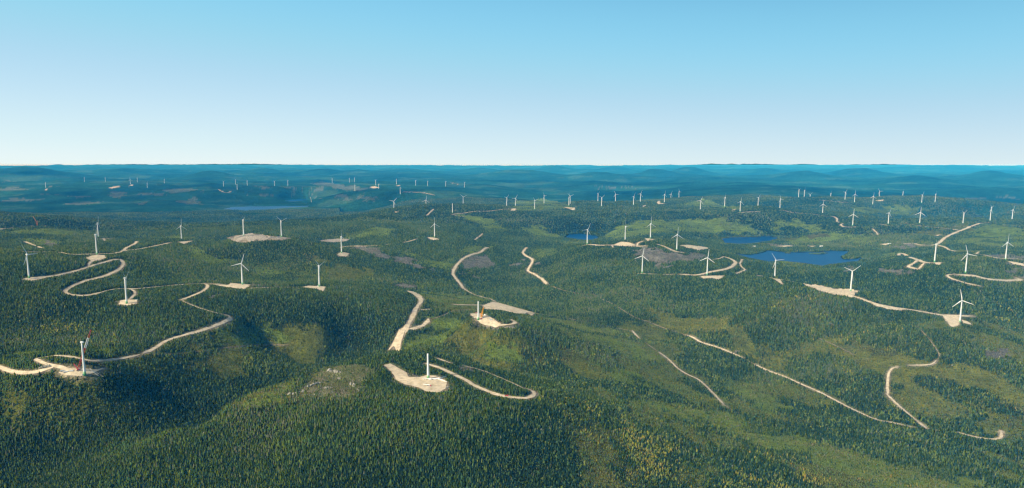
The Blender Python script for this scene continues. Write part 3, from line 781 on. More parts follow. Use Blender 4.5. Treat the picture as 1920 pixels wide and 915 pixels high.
M_GREEN, M_OLIVE, M_GOLD, M_GREY, M_PALE, M_SCREE, M_PAD, M_ROAD, M_VERGE, M_MIXED, M_KNOLL, M_TRK = [np.zeros(GZ.shape, bool) for _ in range(12)]
paint(M_GREEN, GREEN); paint(M_OLIVE, OLIVE); paint(M_GOLD, GOLD); paint(M_MIXED, MIXED); paint(M_KNOLL, KNOLL); paint(M_GREY, GREY)
paint(M_PALE, PALE); paint(M_SCREE, SCREE, False)
PAD_UV = []
for pts in PADS:
    pl = uvpoly(pts, None, 3); PAD_UV.append(pl)
    s = sub(pl, 0.01); sd = seg_dist(pl, s, True); M_PAD[s] |= pip(pl, UU[s], VV[s]) | (sd < 4); M_VERGE[s] |= sd + 10 * _n1[s] < 14
ROAD_W = []
for w, pts in ROADS:
    wp = [cast(*q) for q in dense(pts, 2.5)]
    runs, cur = [], [wp[0]]
    for a, b in zip(wp, wp[1:]):
        if math.hypot(b[0] - a[0], b[1] - a[1]) > 0.035 * math.hypot(*b[:2]) + 40:
            runs.append(cur); cur = []
        cur.append(b)
    runs.append(cur)
    for rn in runs:
        if len(rn) < 3: continue
        p = np.array(rn)[:, :2]
        for _ in range(2): p[1:-1] = (p[:-2] + 2 * p[1:-1] + p[2:]) / 4
        ROAD_W.append((w, p))
        pl = [(math.atan2(x, y), math.log(math.hypot(x, y))) for x, y in p]
        s = sub(pl, 0.016); sd = seg_dist(pl, s, False) + 9 * _n1[s]
        (M_ROAD if w > 6 else M_TRK)[s] |= seg_dist(pl, s, False) < w * 0.5 + 3; M_VERGE[s] |= sd < w * .5 + (11 if w > 6 else 2)
M_CLEAR = M_ROAD | M_PAD | M_LAKE
_tb = []
# trees near the camera side of clearings stay low: young growth on the verge
HMAX = np.full(GZ.shape, 30.0, np.float32)
_clv = M_CLEAR & VIS
M_CLEAR = M_CLEAR | M_TRK
for k in range(1, 40):
    dk = DD[k:] - DD[:-k]
    h = SL[k:] * DD[:-k] + HC - GZ[:-k]
    ok = _clv[k:] & (dk < 150)
    HMAX[:-k] = np.where(ok, np.minimum(HMAX[:-k], h * 1.25 + 1.2), HMAX[:-k])

# ------------------------------------------------------------------ ground sheet
def tree_noise(x, y):
    return fbm(x, y, 260, 4, 201), fbm(x, y, 900, 3, 231), fbm(x, y, 60, 3, 251)
N1, N2, N3 = tree_noise(GX, GY)
FARW = sstep(9.0, 9.4, VV)                # canopy becomes plain ground cover beyond about 9-12 km
C = np.empty(GZ.shape + (3,), np.float32)
floor_c, canopy = np.array([.018, .028, .010]), np.array([.016, .064, .036])  # far canopy: haze tint painted into the colour, bluer and less red
C[:] = floor_c * (1 - FARW[..., None]) + canopy * FARW[..., None]
_pal = np.array([.055, .105, .060])
_pat = sstep(0.18, 0.34, N2 * 0.55 + fbm(GX, GY, 420, 4, 301) * 0.6) * sstep(9.1, 9.35, VV)
C += (_pal - C) * (_pat * 0.55)[..., None]
def put(M, col, k=1.0):
    C[M] = C[M] * (1 - k) + np.array(col) * k
put(M_MIXED, (.128, .136, .020)); put(M_OLIVE, (.165, .160, .022)); put(M_GREEN, (.150, .205, .026)); put(M_GOLD, (.110, .105, .022))
put(M_KNOLL, (.175, .180, .085)); put(M_GREY, (.175, .160, .130)); put(M_PALE, (.150, .155, .115), .6); put(M_SCREE, (.30, .27, .225))
put((HMAX < 5) & ~M_CLEAR & ~M_GREY & ~M_GREEN, (.110, .130, .034))
put(M_VERGE, (.20, .18, .095), .8)
put(M_TRK, (.17, .15, .07)); put(M_ROAD | M_PAD, (.34, .28, .19))
C *= (1 + 0.25 * N3 + 0.18 * N1 + 0.35 * FARW * N1 + 0.75 * FARW * N2 + 0.8 * FARW * fbm(GX, GY, 2300, 3, 333))[..., None]
gm = bpy.data.materials.new('ground_cover'); gm.use_nodes = True
t = gm.node_tree; b = t.nodes['Principled BSDF']
b.inputs['Roughness'].default_value = 1.0; b.inputs['Specular IOR Level'].default_value = 0.0
at = t.nodes.new('ShaderNodeAttribute'); at.attribute_name = 'cover'
geo = t.nodes.new('ShaderNodeNewGeometry')
def noise(tree, scale, det=4, rough=0.6):
    n = tree.nodes.new('ShaderNodeTexNoise'); n.inputs['Scale'].default_value = scale
    n.inputs['Detail'].default_value = det; n.inputs['Roughness'].default_value = rough
    tree.links.new(geo.outputs['Position'], n.inputs['Vector']); return n
na, nb, nc = noise(t, 0.09, 5, .7), noise(t, 0.018, 5, .65), noise(t, 0.5, 3, .6)
def mrange(tree, src, lo, hi, a=0.3, b_=0.7):
    m = tree.nodes.new('ShaderNodeMapRange'); m.inputs[1].default_value = a; m.inputs[2].default_value = b_
    m.inputs[3].default_value = lo; m.inputs[4].default_value = hi
    tree.links.new(src, m.inputs[0]); return m.outputs[0]
m1 = t.nodes.new('ShaderNodeMath'); m1.operation = 'MULTIPLY'
t.links.new(mrange(t, na.outputs[0], .55, 1.5), m1.inputs[0]); t.links.new(mrange(t, nb.outputs[0], .6, 1.4), m1.inputs[1])
sx = t.nodes.new('ShaderNodeVectorMath'); sx.operation = 'SCALE'
t.links.new(at.outputs['Color'], sx.inputs[0]); t.links.new(m1.outputs[0], sx.inputs['Scale'])
t.links.new(sx.outputs[0], b.inputs['Base Color'])
bp = t.nodes.new('ShaderNodeBump'); bp.inputs['Strength'].default_value = 1.0; bp.inputs['Distance'].default_value = 15.0
ad = t.nodes.new('ShaderNodeMath'); ad.operation = 'MULTIPLY_ADD'; ad.inputs[1].default_value = 3.0
t.links.new(nb.outputs[0], ad.inputs[0]); t.links.new(na.outputs[0], ad.inputs[2])
t.links.new(ad.outputs[0], bp.inputs['Height']); t.links.new(bp.outputs[0], b.inputs['Normal'])
idx = np.arange(NR * NC).reshape(NR, NC)
F = np.stack([idx[:-1, :-1], idx[:-1, 1:], idx[1:, 1:], idx[1:, :-1]], -1).reshape(-1, 4)
rgba = np.concatenate([C, np.ones(GZ.shape + (1,), np.float32)], -1)
me = np_mesh('ground', np.stack([GX, GY, GZ], -1).reshape(-1, 3), F, gm, True, {'cover': ('FLOAT_COLOR', rgba)})
tag(link(bpy.data.objects.new('ground', me)), kind='structure')

# ------------------------------------------------------------------ gravel roads and pads
def gravel(name, c1, c2):
    m = bpy.data.materials.new(name); m.use_nodes = True
    t = m.node_tree; b = t.nodes['Principled BSDF']; b.inputs['Roughness'].default_value = 1; b.inputs['Specular IOR Level'].default_value = 0.05
    g = t.nodes.new('ShaderNodeNewGeometry')
    n = t.nodes.new('ShaderNodeTexNoise'); n.inputs['Scale'].default_value = 0.06; n.inputs['Detail'].default_value = 6; n.inputs['Roughness'].default_value = .7
    r = t.nodes.new('ShaderNodeValToRGB'); r.color_ramp.elements[0].color = (*c1, 1); r.color_ramp.elements[1].color = (*c2, 1)
    r.color_ramp.elements[0].position = .38; r.color_ramp.elements[1].position = .60
    e3 = r.color_ramp.elements.new(.28); e3.color = tuple(.62 * v for v in c1) + (1,)
    t.links.new(g.outputs['Position'], n.inputs['Vector']); t.links.new(n.outputs[0], r.inputs[0]); t.links.new(r.outputs[0], b.inputs['Base Color'])
    bp = t.nodes.new('ShaderNodeBump'); bp.inputs['Distance'].default_value = 2.0; bp.inputs['Strength'].default_value = .6
    t.links.new(n.outputs[0], bp.inputs['Height']); t.links.new(bp.outputs[0], b.inputs['Normal'])
    return m
M_gravel = gravel('pale_gravel', (.50, .41, .28), (.74, .62, .45))
M_trail = gravel('worn_track', (.17, .145, .075), (.40, .33, .20))
for w, p in ROAD_W:
    seg = np.hypot(*np.diff(p, axis=0).T); L = np.r_[0, np.cumsum(seg)]
    n = max(3, int(L[-1] / 9)); q = np.stack([np.interp(np.linspace(0, L[-1], n), L, p[:, k]) for k in (0, 1)], 1)
    for _ in range(2): q[1:-1] = (q[:-2] + 2 * q[1:-1] + q[2:]) / 4
    tg = np.gradient(q, axis=0); tg /= np.hypot(*tg.T)[:, None] + 1e-9
    nm = np.stack([-tg[:, 1], tg[:, 0]], 1)
    wv = .88 * w * (1 + 0.22 * fbm(q[:, 0], q[:, 1], 45, 2, 9)) * 0.5
    wv = wv * (.35 + .65 * sstep(0, 45, np.minimum(np.linspace(0, L[-1], n), L[-1] - np.linspace(0, L[-1], n))))
    ks = np.array([-1, -.5, 0, .5, 1.0])
    ed = 1 + 0.25 * np.stack([fbm(q[:, 0], q[:, 1], 22, 2, 60 + k) for k in range(5)], 1)
    P = q[:, None, :] + nm[:, None, :] * (ks[None] * wv[:, None] * ed)[..., None]
    d = np.hypot(P[..., 0], P[..., 1])
    z = zat(P[..., 0], P[..., 1]) + 0.5 + d * 1.2e-4
    vv = np.concatenate([P, z[..., None]], -1).reshape(-1, 3)
    ii = np.arange(n * 5).reshape(n, 5)
    ff = np.stack([ii[:-1, :-1], ii[:-1, 1:], ii[1:, 1:], ii[1:, :-1]], -1).reshape(-1, 4)
    nm_ = 'gravel_road' if w > 6 else 'track'
    tag(link(bpy.data.objects.new(nm_, np_mesh(nm_, vv, ff, M_gravel if w > 6 else M_trail))), kind='structure')
from mathutils.geometry import delaunay_2d_cdt
def drape(pl, step, lift, name, m, jag=0.12):
    """fill a ground outline with a draped sheet"""
    P = np.array([(math.exp(v) * math.sin(u), math.exp(v) * math.cos(u)) for u, v in pl])
    seg = np.hypot(*(np.roll(P, -1, 0) - P).T); L = np.r_[0, np.cumsum(seg)]
    Pc = np.vstack([P, P[:1]]); n = max(12, int(L[-1] / step))
    B = np.stack([np.interp(np.linspace(0, L[-1], n, endpoint=False), L, Pc[:, k]) for k in (0, 1)], 1)
    c = B.mean(0); B = c + (B - c) * (1 + jag * fbm(B[:, 0], B[:, 1], 30, 2, 15))[:, None]
    st = max(step, math.sqrt(np.ptp(B[:, 0]) * np.ptp(B[:, 1]) / 4000))
    gx, gy = np.meshgrid(np.arange(B[:, 0].min(), B[:, 0].max(), st), np.arange(B[:, 1].min(), B[:, 1].max(), st))
    I = np.stack([gx.ravel(), gy.ravel()], 1); I = I[pip(B, I[:, 0], I[:, 1])]
    vs = [Vector((float(a), float(b))) for a, b in np.vstack([B, I])]
    ov, oe, of, *_ = delaunay_2d_cdt(vs, [(i, (i + 1) % n) for i in range(n)], [], 1, 1e-4)
    xy = np.array([tuple(v) for v in ov]); d = np.hypot(xy[:, 0], xy[:, 1])
    z = zat(xy[:, 0], xy[:, 1]) + lift + d * 1.2e-4
    fs = np.array([f for f in of if len(f) == 3])
    a, b_, c_ = xy[fs[:, 0]], xy[fs[:, 1]], xy[fs[:, 2]]
    cr = (b_[:, 0] - a[:, 0]) * (c_[:, 1] - a[:, 1]) - (b_[:, 1] - a[:, 1]) * (c_[:, 0] - a[:, 0])
    fs[cr < 0] = fs[cr < 0][:, ::-1]
    return tag(link(bpy.data.objects.new(name, np_mesh(name, np.c_[xy, z], fs, m))), kind='structure')
M_rubble = gravel('grey_rubble', (.20, .175, .14), (.50, .44, .36)); M_rubble.node_tree.nodes['Noise Texture'].inputs['Scale'].default_value = .12
for k_, pl in enumerate(PAD_UV):
    try: drape(pl, 7.0, 0.7, 'gravel_pad', M_rubble if k_ in (5, 9) else M_gravel)
    except Exception as e: print('pad', e)

# ------------------------------------------------------------------ water
M_water = bpy.data.materials.new('lake_water'); M_water.use_nodes = True
t = M_water.node_tree; b = t.nodes['Principled BSDF']
b.inputs['Base Color'].default_value = (.000, .045, .165, 1); b.inputs['Roughness'].default_value = .28; b.inputs['Specular IOR Level'].default_value = .02  # blue of the reflected sky is put into the base colour
g = t.nodes.new('ShaderNodeNewGeometry'); n = t.nodes.new('ShaderNodeTexNoise'); n.inputs['Scale'].default_value = .06; n.inputs['Detail'].default_value = 6
bp = t.nodes.new('ShaderNodeBump'); bp.inputs['Strength'].default_value = .8; bp.inputs['Distance'].default_value = 1.6
t.links.new(g.outputs['Position'], n.inputs['Vector']); t.links.new(n.outputs[0], bp.inputs['Height']); t.links.new(bp.outputs[0], b.inputs['Normal'])
for D, pl in zip(LAKE_D, LAKE_UV):
    bm = bmesh.new()
    bm.faces.new([bm.verts.new((math.exp(v) * math.sin(u), math.exp(v) * math.cos(u), HC - D)) for u, v in pl])
    bmesh.ops.triangulate(bm, faces=bm.faces[:])
    for f in bm.faces:
        if f.normal.z < 0: f.normal_flip()
    me = bpy.data.meshes.new('lake'); bm.to_mesh(me); bm.free(); me.materials.append(M_water)
    tag(link(bpy.data.objects.new('lake', me)), kind='structure')

# ------------------------------------------------------------------ haze: one box of air round everything below the camera
HZ = 76000.0
bm = bmesh.new(); ztop, zbot = HC + 6.0, float(GZ.min()) - 1.0
bm_box(bm, (0, 0, (ztop + zbot) / 2), (2 * HZ, 2 * HZ, ztop - zbot))
hz = bm_obj('haze', bm, None)
hm = bpy.data.materials.new('haze_air'); hm.use_nodes = True
t = hm.node_tree; t.nodes.remove(t.nodes['Principled BSDF'])
pv = t.nodes.new('ShaderNodeVolumePrincipled')
pv.inputs['Color'].default_value = (.03, .42, 1.0, 1); pv.inputs['Absorption Color'].default_value = (1, 1, 1, 1); pv.inputs['Density'].default_value = 2.5e-5; pv.inputs['Anisotropy'].default_value = -0.35
t.links.new(pv.outputs[0], t.nodes['Material Output'].inputs['Volume'])
hz.data.materials.append(hm)
tag(hz, kind='stuff')
# ------------------------------------------------------------------ trees
def cone_tree(tiers, n, seed, top=1.0):
    """unit conifer: height 1, radius 1; returns verts, tris"""
    r_ = np.random.default_rng(seed); vs, fs = [], []
    for (z0, z1, rad) in tiers:
        k = len(vs); ph = r_.uniform(0, 6.28)
        vs.append((r_.normal(0, .05), r_.normal(0, .05), z1))
        for i in range(n):
            t = ph + 6.2832 * (i + r_.uniform(-.25, .25)) / n
            q = rad * r_.uniform(.72, 1.2)
            vs.append((q * math.cos(t), q * math.sin(t), z0 + r_.uniform(-.05, .05)))
        for i in range(n): fs.append((k, k + 1 + i, k + 1 + (i + 1) % n))
    return np.array(vs, np.float32), np.array(fs, np.int32)
def blob_tree(n, seed, z0=.15, flat=False):
    """unit round crown: two ragged rings and a cap"""
    r_ = np.random.default_rng(seed); vs = [(r_.normal(0, .15), r_.normal(0, .15), 1.0)]
    for z, q in ((.68, .78), (z0, .85)):
        ph = r_.uniform(0, 6.28)
        for i in range(n):
            t = ph + 6.2832 * (i + r_.uniform(-.3, .3)) / n; w = q * r_.uniform(.65, 1.25)
            vs.append((w * math.cos(t), w * math.sin(t), z + r_.uniform(-.14, .14)))
    fs = [(0, 1 + i, 1 + (i + 1) % n) for i in range(n)]
    for i in range(n):
        a, b, c, d = 1 + i, 1 + (i + 1) % n, 1 + n + i, 1 + n + (i + 1) % n
        fs += [(a, c, d), (a, d, b)]
    return np.array(vs, np.float32), np.array(fs, np.int32)

FIR_A = [cone_tree([(.04, .58, 1.0), (.34, .82, .74), (.62, 1.03, .42)], 6, 100 + i) for i in range(8)] + [(v * np.array([.95, .95, .9], np.float32), f) for v, f in (blob_tree(5, 130 + i, .05) for i in range(4))]
FIR_B = [cone_tree([(.02, .72, 1.0), (.48, 1.02, .60)], 5, 200 + i) for i in range(6)] + [blob_tree(4, 230 + i, .0) for i in range(4)]
FIR_C = [cone_tree([(.0, 1.0, 1.0)], 5, 300 + i) for i in range(6)]
CLUMP = [blob_tree(5, 400 + i, .0) for i in range(6)]
LEAFY = [blob_tree(6, 500 + i, .12) for i in range(8)]
SHRUB = [blob_tree(4, 600 + i, .0) for i in range(5)]
SNAG = [cone_tree([(.0, 1.0, 1.0)], 3, 700 + i) for i in range(3)]

def tmat(name, stops, rough=1.0):
    m = bpy.data.materials.new(name); m.use_nodes = True
    t = m.node_tree; b = t.nodes['Principled BSDF']; b.inputs['Roughness'].default_value = rough; b.inputs['Specular IOR Level'].default_value = .12
    a = t.nodes.new('ShaderNodeAttribute'); a.attribute_name = 'tint'
    r = t.nodes.new('ShaderNodeValToRGB'); cr = r.color_ramp
    while len(cr.elements) < len(stops): cr.elements.new(.5)
    for e, (p, c) in zip(cr.elements, stops): e.position = p; e.color = (*c, 1)
    t.links.new(a.outputs['Fac'], r.inputs[0]); t.links.new(r.outputs[0], b.inputs['Base Color'])
    return m
M_fir = tmat('fir_needles', [(0, (.008, .024, .005)), (.40, (.031, .062, .006)), (.72, (.102, .134, .010)), (.88, (.098, .115, .034)), (1, (.125, .128, .070))])
M_leaf = tmat('birch_leaves', [(0, (.040, .085, .022)), (.35, (.085, .135, .024)), (.62, (.160, .180, .022)), (.85, (.245, .220, .022)), (1, (.270, .190, .030))])
M_shrub = tmat('low_brush', [(0, (.060, .100, .016)), (.4, (.118, .165, .022)), (.7, (.140, .148, .026)), (.9, (.16, .120, .040)), (1, (.23, .19, .14))])
M_snag = tmat('dead_wood', [(0, (.12, .11, .10)), (1, (.30, .28, .26))])
M_bark = mat('bark', (.07, .055, .042), .95, .3, 1.0)

def scatter(d0, d1, cell):
    x1 = math.tan(R(36)) * d1 + 180
    nx, ny = int(2 * x1 / cell), int((d1 - d0 * math.cos(R(38))) / cell)
    y0 = d0 * math.cos(R(38))
    out = []
    for k in range(0, ny, 200):
        kk = np.arange(k, min(k + 200, ny))
        X, Y = np.meshgrid(-x1 + cell * np.arange(nx), y0 + cell * kk)
        X = (X + rng.uniform(0, cell, X.shape)).ravel(); Y = (Y + rng.uniform(0, cell, Y.shape)).ravel()
        d = np.hypot(X, Y)
        ok = (d > d0) & (d < d1) & (np.abs(X) < Y * math.tan(R(35)) + 160)
        X, Y, d = X[ok], Y[ok], d[ok]
        c, r = gidx(np.arctan2(X, Y), np.log(d))
        i, j = np.clip(np.rint(r).astype(int), 0, NR - 1), np.clip(np.rint(c).astype(int), 0, NC - 1)
        z = zat(X, Y)
        vis = (z + 14 - HC) / d > PREV[i, j] - 0.003
        low = (HC - z) / d < 0.47
        ok = vis & low & ~M_CLEAR[i, j]
        out.append((X[ok], Y[ok], z[ok], d[ok], i[ok], j[ok]))
    return [np.concatenate(a) for a in zip(*out)]

POOL = {'fir': [], 'leaf': [], 'shrub': [], 'snag': []}      # lists of (protos, x, y, z, h, r, tint)
NEAR = {'fir': [], 'leaf': []}
def plant(zone, d0, d1, cell):
    x, y, z, d, i, j = scatter(d0, d1, cell)
    green, olive, gold, grey, scree = M_GREEN[i, j], M_OLIVE[i, j], M_GOLD[i, j], M_GREY[i, j], M_SCREE[i, j]
    hm = HMAX[i, j]; verge = M_VERGE[i, j]
    def soft(M, m=30.0):          # ragged stand edges: every tree looks up the stand a little way off
        du = rng.normal(0, m, len(x)) / d; dv = rng.normal(0, m * 1.5, len(x)) / d
        c_, r_ = gidx(np.arctan2(x, y) + du, np.log(d) + dv)
        return M[np.clip(np.rint(r_).astype(int), 0, NR - 1), np.clip(np.rint(c_).astype(int), 0, NC - 1)]
    gold = soft(M_GOLD, 45); olive = soft(M_OLIVE, 22); green = soft(M_GREEN, 12 if zone < 3 else 26)
    u = rng.random(len(x)); n1 = fbm(x, y, 240, 3, 201); n2 = fbm(x, y, 900, 3, 231); n3 = fbm(x, y, 55, 2, 271); n4 = fbm(x, y, 130, 3, 281)
    # share of firs, leafy trees; the rest is brush or bare
    pf = np.where(n4 > -.55, .93, .6); pl = .13 + .25 * sstep(.2, .6, n1 - .3 * n3)
    n5 = fbm(x * .95 + y * .31, (y * .95 - x * .31) * .5, 150, 4, 401); mixed = soft(M_MIXED, 15)
    pf = np.where(mixed, .12 + .83 * sstep(-.27, -.13, n5), pf); pl = np.where(mixed, .05 + .30 * sstep(.05, .4, n3 + .5 * n1), pl)
    pf = np.where(olive, .10 + .80 * sstep(-.08, .06, n5), pf); pl = np.where(olive, .12 + .2 * sstep(0, .5, n3), pl)
    pf = np.where(green, .05 + .70 * sstep(.12, .38, n4), pf); pl = np.where(green, .06, pl)
    knoll = soft(M_KNOLL, 14); pf = np.where(knoll, .10 + .35 * sstep(.1, .4, n4), pf); pl = np.where(knoll, .05, pl)
    pl = np.where(gold, .08 + .55 * sstep(-.12, .35, n3 + .5 * n4), pl)
    pf = np.where(grey, .03 + .25 * sstep(.3, .6, n4), pf); pl = np.where(grey, .01, pl)
    pf = np.where(verge, .10, pf); pl = np.where(verge, .03, pl)
    pf = np.where(scree, .02, pf); pl = np.where(scree, 0, pl)
    leaf = u < pl; fir = ~leaf & (u < pl + pf * (1 - pl)); rest = ~leaf & ~fir
    big = 1.0 if zone < 3 else (1.0 if zone == 3 else 1.0)
    h = np.clip(rng.normal({1: 9.2, 2: 9.2, 3: 9.2, 4: 10.5}[zone], 2.7, len(x)) * (1 + .30 * n1 + .22 * n4), 4, 17)
    h = np.where(green | knoll | (olive & (n5 < .02)) | (mixed & (n5 < -.18)) | grey, h * .62, h)
    keep = hm > 3.6
    toosmall = ~keep
    h = np.minimum(h, np.maximum(hm * rng.uniform(.85, 1.15, len(x)), 2.5))
    rad = {1: .16, 2: .20, 3: .33, 4: .62}[zone]
    jit = rng.uniform(.8, 1.25, len(x))
    if zone == 4: h = h * .9
    tf = np.clip(.38 + .30 * n1 + .20 * n2 + rng.normal(0, .25, len(x)) + .12 * (rng.random(len(x)) < .1) + .25 * sstep(.28, .5, fbm(x, y, 330, 3, 311)), 0, 1)
    tf = np.where((rng.random(len(x)) < .016) & (zone < 3), .97, tf)
    gl = np.where(gold, .58, np.where(mixed | olive, .34, .14)) + .22 * n3 + np.where(gold, 1, .75) * rng.normal(0, .20, len(x))
    gl = np.clip(gl, 0, 1)
    a = fir & keep
    P = {1: FIR_A, 2: FIR_B, 3: FIR_C, 4: CLUMP}[zone]
    bb = np.minimum(h, 14)
    rr = (.6 + bb * rad) * jit if zone < 4 else bb * rad * jit
    POOL['fir'].append([P, x[a], y[a], z[a], h[a], rr[a], tf[a]])
    a = leaf & keep
    lr = {1: .30, 2: .33, 3: .42, 4: .62}[zone]
    hl = h * .85
    POOL['leaf'].append([LEAFY if zone < 3 else CLUMP, x[a], y[a], z[a], hl[a], (hl * lr * jit)[a], gl[a]])
    if zone <= 3:
        s = (rest | toosmall) & ~scree & ~(grey & (rng.random(len(x)) < .8)) & (rng.random(len(x)) < (.8 if zone < 3 else .5))
        hs = rng.uniform(1.0, 3.0, len(x)); tsr = np.clip(.40 + .3 * n3 + .25 * n1 + rng.normal(0, .15, len(x)) + np.where(olive | mixed, .15, 0) + np.where(knoll, .25, 0), 0, 1)
        k = 1.0 if zone < 3 else 1.7
        POOL['shrub'].append([SHRUB, x[s], y[s], z[s] - .2, hs[s], (rng.uniform(1.0, 2.2, len(x)) * k)[s], tsr[s]])
        g = rest & (grey | (rng.random(len(x)) < .03)) & (rng.random(len(x)) < .5) & keep
        POOL['snag'].append([SNAG, x[g], y[g], z[g], np.minimum(rng.uniform(3, 8, len(x)), hm)[g], rng.uniform(.3, .6, len(x))[g], rng.random(len(x))[g]])
plant(1, 1480, 2750, 4.3)
plant(2, 2750, 4300, 5.2)
plant(3, 4300, 7600, 7.4)
plant(4, 7600, 13000, 15.0)
for k_, v_ in POOL.items(): print(k_, [len(q[1]) for q in v_])

def in_photo(x, y, z):
    dz = z - HC
    dep = y * CP - dz * SP; up = y * SP + dz * CP
    px, py = PX0 + FPX * x / dep, PY0 - FPX * up / dep
    return (px > 4) & (px < 1916) & (py < 911)
# the 300 nearest firs and leafy trees in the picture are trees of their own
for key in NEAR:
    q = POOL[key][0]
    P, x, y, z, h, r_, tn = q
    d = np.hypot(x, y); c, rr = gidx(np.arctan2(x, y), np.log(d))
    ok = in_photo(x, y, z + h * .5)
    order = np.argsort(np.where(ok, np.sqrt(x * x + y * y + (z - HC) ** 2), 1e9))[:300]
    NEAR[key] = [(x[k], y[k], z[k], h[k], r_[k], tn[k]) for k in order]
    mask = np.ones(len(x), bool); mask[order] = False
    POOL[key][0] = [P] + [a[mask] for a in q[1:]]

def forest(name, key, m):
    VV_, FF_, TT_ = [], [], []; off = 0
    for P, x, y, z, h, r_, tn in POOL[key]:
        pick = rng.integers(0, len(P), len(x)); ang = rng.uniform(0, 6.2832, len(x))
        for k, (pv_, pf_) in enumerate(P):
            s = pick == k; n = int(s.sum())
            if not n: continue
            ca, sa = (np.cos(ang[s]) * r_[s])[:, None], (np.sin(ang[s]) * r_[s])[:, None]
            vx = pv_[None, :, 0] * ca - pv_[None, :, 1] * sa + x[s][:, None]
            vy = pv_[None, :, 0] * sa + pv_[None, :, 1] * ca + y[s][:, None]
            vz = pv_[None, :, 2] * h[s][:, None] + z[s][:, None]
            VV_.append(np.stack([vx, vy, vz], -1).reshape(-1, 3).astype(np.float32))
            FF_.append((pf_[None] + (off + np.arange(n) * len(pv_))[:, None, None]).reshape(-1, 3).astype(np.int32))
            TT_.append(np.repeat(tn[s], len(pv_)).astype(np.float32)); off += n * len(pv_)
    me = np_mesh(name, np.concatenate(VV_), np.concatenate(FF_), m, False, {'tint': ('FLOAT', np.concatenate(TT_))})
    print(name, len(me.polygons))
    return tag(link(bpy.data.objects.new(name, me)), kind='stuff')
forest('fir_forest', 'fir', M_fir)
forest('birch_forest', 'leaf', M_leaf)
forest('brush_cover', 'shrub', M_shrub)
forest('dead_trees', 'snag', M_snag)
# ------------------------------------------------------------------ single trees along the near edge
def crown_mesh(name, kind, seed, m):
    vs, fs = (cone_tree([(.05, .45, 1.0), (.22, .62, .86), (.40, .78, .66), (.57, .90, .46), (.74, 1.03, .27)], 8, seed) if kind == 'fir'
              else blob_tree(9, seed, .12))
    return np_mesh(name, vs, fs, m, False, {'tint': ('FLOAT', np.zeros(len(vs), np.float32))})
def tree_set(key, name, m, label, group):
    me_t = bpy.data.meshes.new('trunk'); bm = bmesh.new(); bm_tube(bm, (0, 0, -.04), (0, 0, .75), .016, .004, 6); bm.to_mesh(me_t); bm.free(); me_t.materials.append(M_bark)
    protos = {}
    for n_, (x, y, z, h, r_, tn) in enumerate(NEAR[key]):
        q = (n_ % 6, int(min(tn, .99) * 6))
        if q not in protos:
            me = crown_mesh('crown', 'fir' if key == 'fir' else 'leaf', 900 + q[0], m)
            me.attributes['tint'].data.foreach_set('value', np.full(len(me.vertices), (q[1] + .5) / 6, np.float32)); protos[q] = me
        e = empty(name, (x, y, z), random.uniform(0, 6.28)); tag(e, label, 'tree', group)
        c = link(bpy.data.objects.new('crown', protos[q]), e); c.scale = (r_, r_, h)
        k = link(bpy.data.objects.new('trunk', me_t), e); k.scale = (h, h, h)
tree_set('fir', 'fir_tree', M_fir, 'dark green pointed fir in the nearest forest along the bottom edge of the photo', 'firs along the bottom edge')
tree_set('leaf', 'birch_tree', M_leaf, 'rounded leafy birch among the firs in the nearest forest along the bottom edge', 'birches along the bottom edge')

# ------------------------------------------------------------------ wind turbines
M_white = mat('white_coating', (.74, .75, .74), .5, .03, .08)
M_blade = mat('blade_gelcoat', (.76, .77, .77), .45, .02, .1)
GREENS = [mat('foot_green', c, .5) for c in ((.02, .20, .05), (.10, .36, .12), (.25, .52, .24), (.48, .68, .44))]
HUBH, RB = 98.0, 48.0
def me_of(bm, ms, smooth=True, name='m'):
    me = bpy.data.meshes.new(name); bmesh.ops.recalc_face_normals(bm, faces=bm.faces); bm.to_mesh(me); bm.free()
    for m in (ms if isinstance(ms, list) else [ms]): me.materials.append(m)
    if smooth: me.polygons.foreach_set('use_smooth', [True] * len(me.polygons))
    return me
def tower_r(z, H=HUBH): return 4.1 + (2.0 - 4.1) * (z / HUBH) ** .85
def tower_mesh(H):
    bm = bmesh.new(); bm_lathe(bm, [(tower_r(z), z) for z in np.linspace(-3, 0, 2)[:1].clip(0) - 3] + [(tower_r(max(z, 0)), z) for z in np.linspace(0, H - 2.5, 12)], 20)
    return me_of(bm, M_white, True, 'tower')
def ring_mesh():
    bm = bmesh.new()
    for k in range(4):
        a, b = k * 3.0 - (.8 if k == 0 else 0), k * 3.0 + 2.9; n = 20
        r0, r1 = tower_r(max(a, 0)) + .06, tower_r(b) + .06
        lo = [bm.verts.new((r0 * math.cos(6.2832 * i / n), r0 * math.sin(6.2832 * i / n), a)) for i in range(n)]
        hi = [bm.verts.new((r1 * math.cos(6.2832 * i / n), r1 * math.sin(6.2832 * i / n), b)) for i in range(n)]
        for i in range(n): bm.faces.new((lo[i], lo[(i + 1) % n], hi[(i + 1) % n], hi[i])).material_index = k
    return me_of(bm, GREENS, True, 'foot_ring')
def nacelle_mesh():
    bm = bmesh.new(); prof = [(.3, -7.2), (1.7, -6.4), (2.6, -4.6), (3.0, -2.2), (3.1, .2), (3.0, 2.0), (2.7, 3.0)]
    bm_lathe(bm, [(r, -z) for r, z in prof], 18, Matrix.Rotation(R(90), 4, 'X'))      # axis along -Y, tail behind
    bm_box(bm, (0, 3.2, 3.0), (.5, .5, 1.8))
    return me_of(bm, M_white, True, 'nacelle')
def hub_mesh():
    bm = bmesh.new(); prof = [(2.7, 3.1), (2.75, 4.2), (2.4, 5.6), (1.6, 6.8), (.5, 7.5)]
    bm_lathe(bm, [(r, z) for r, z in prof], 18, Matrix.Rotation(R(90), 4, 'X'))
    return me_of(bm, M_white, True, 'hub')
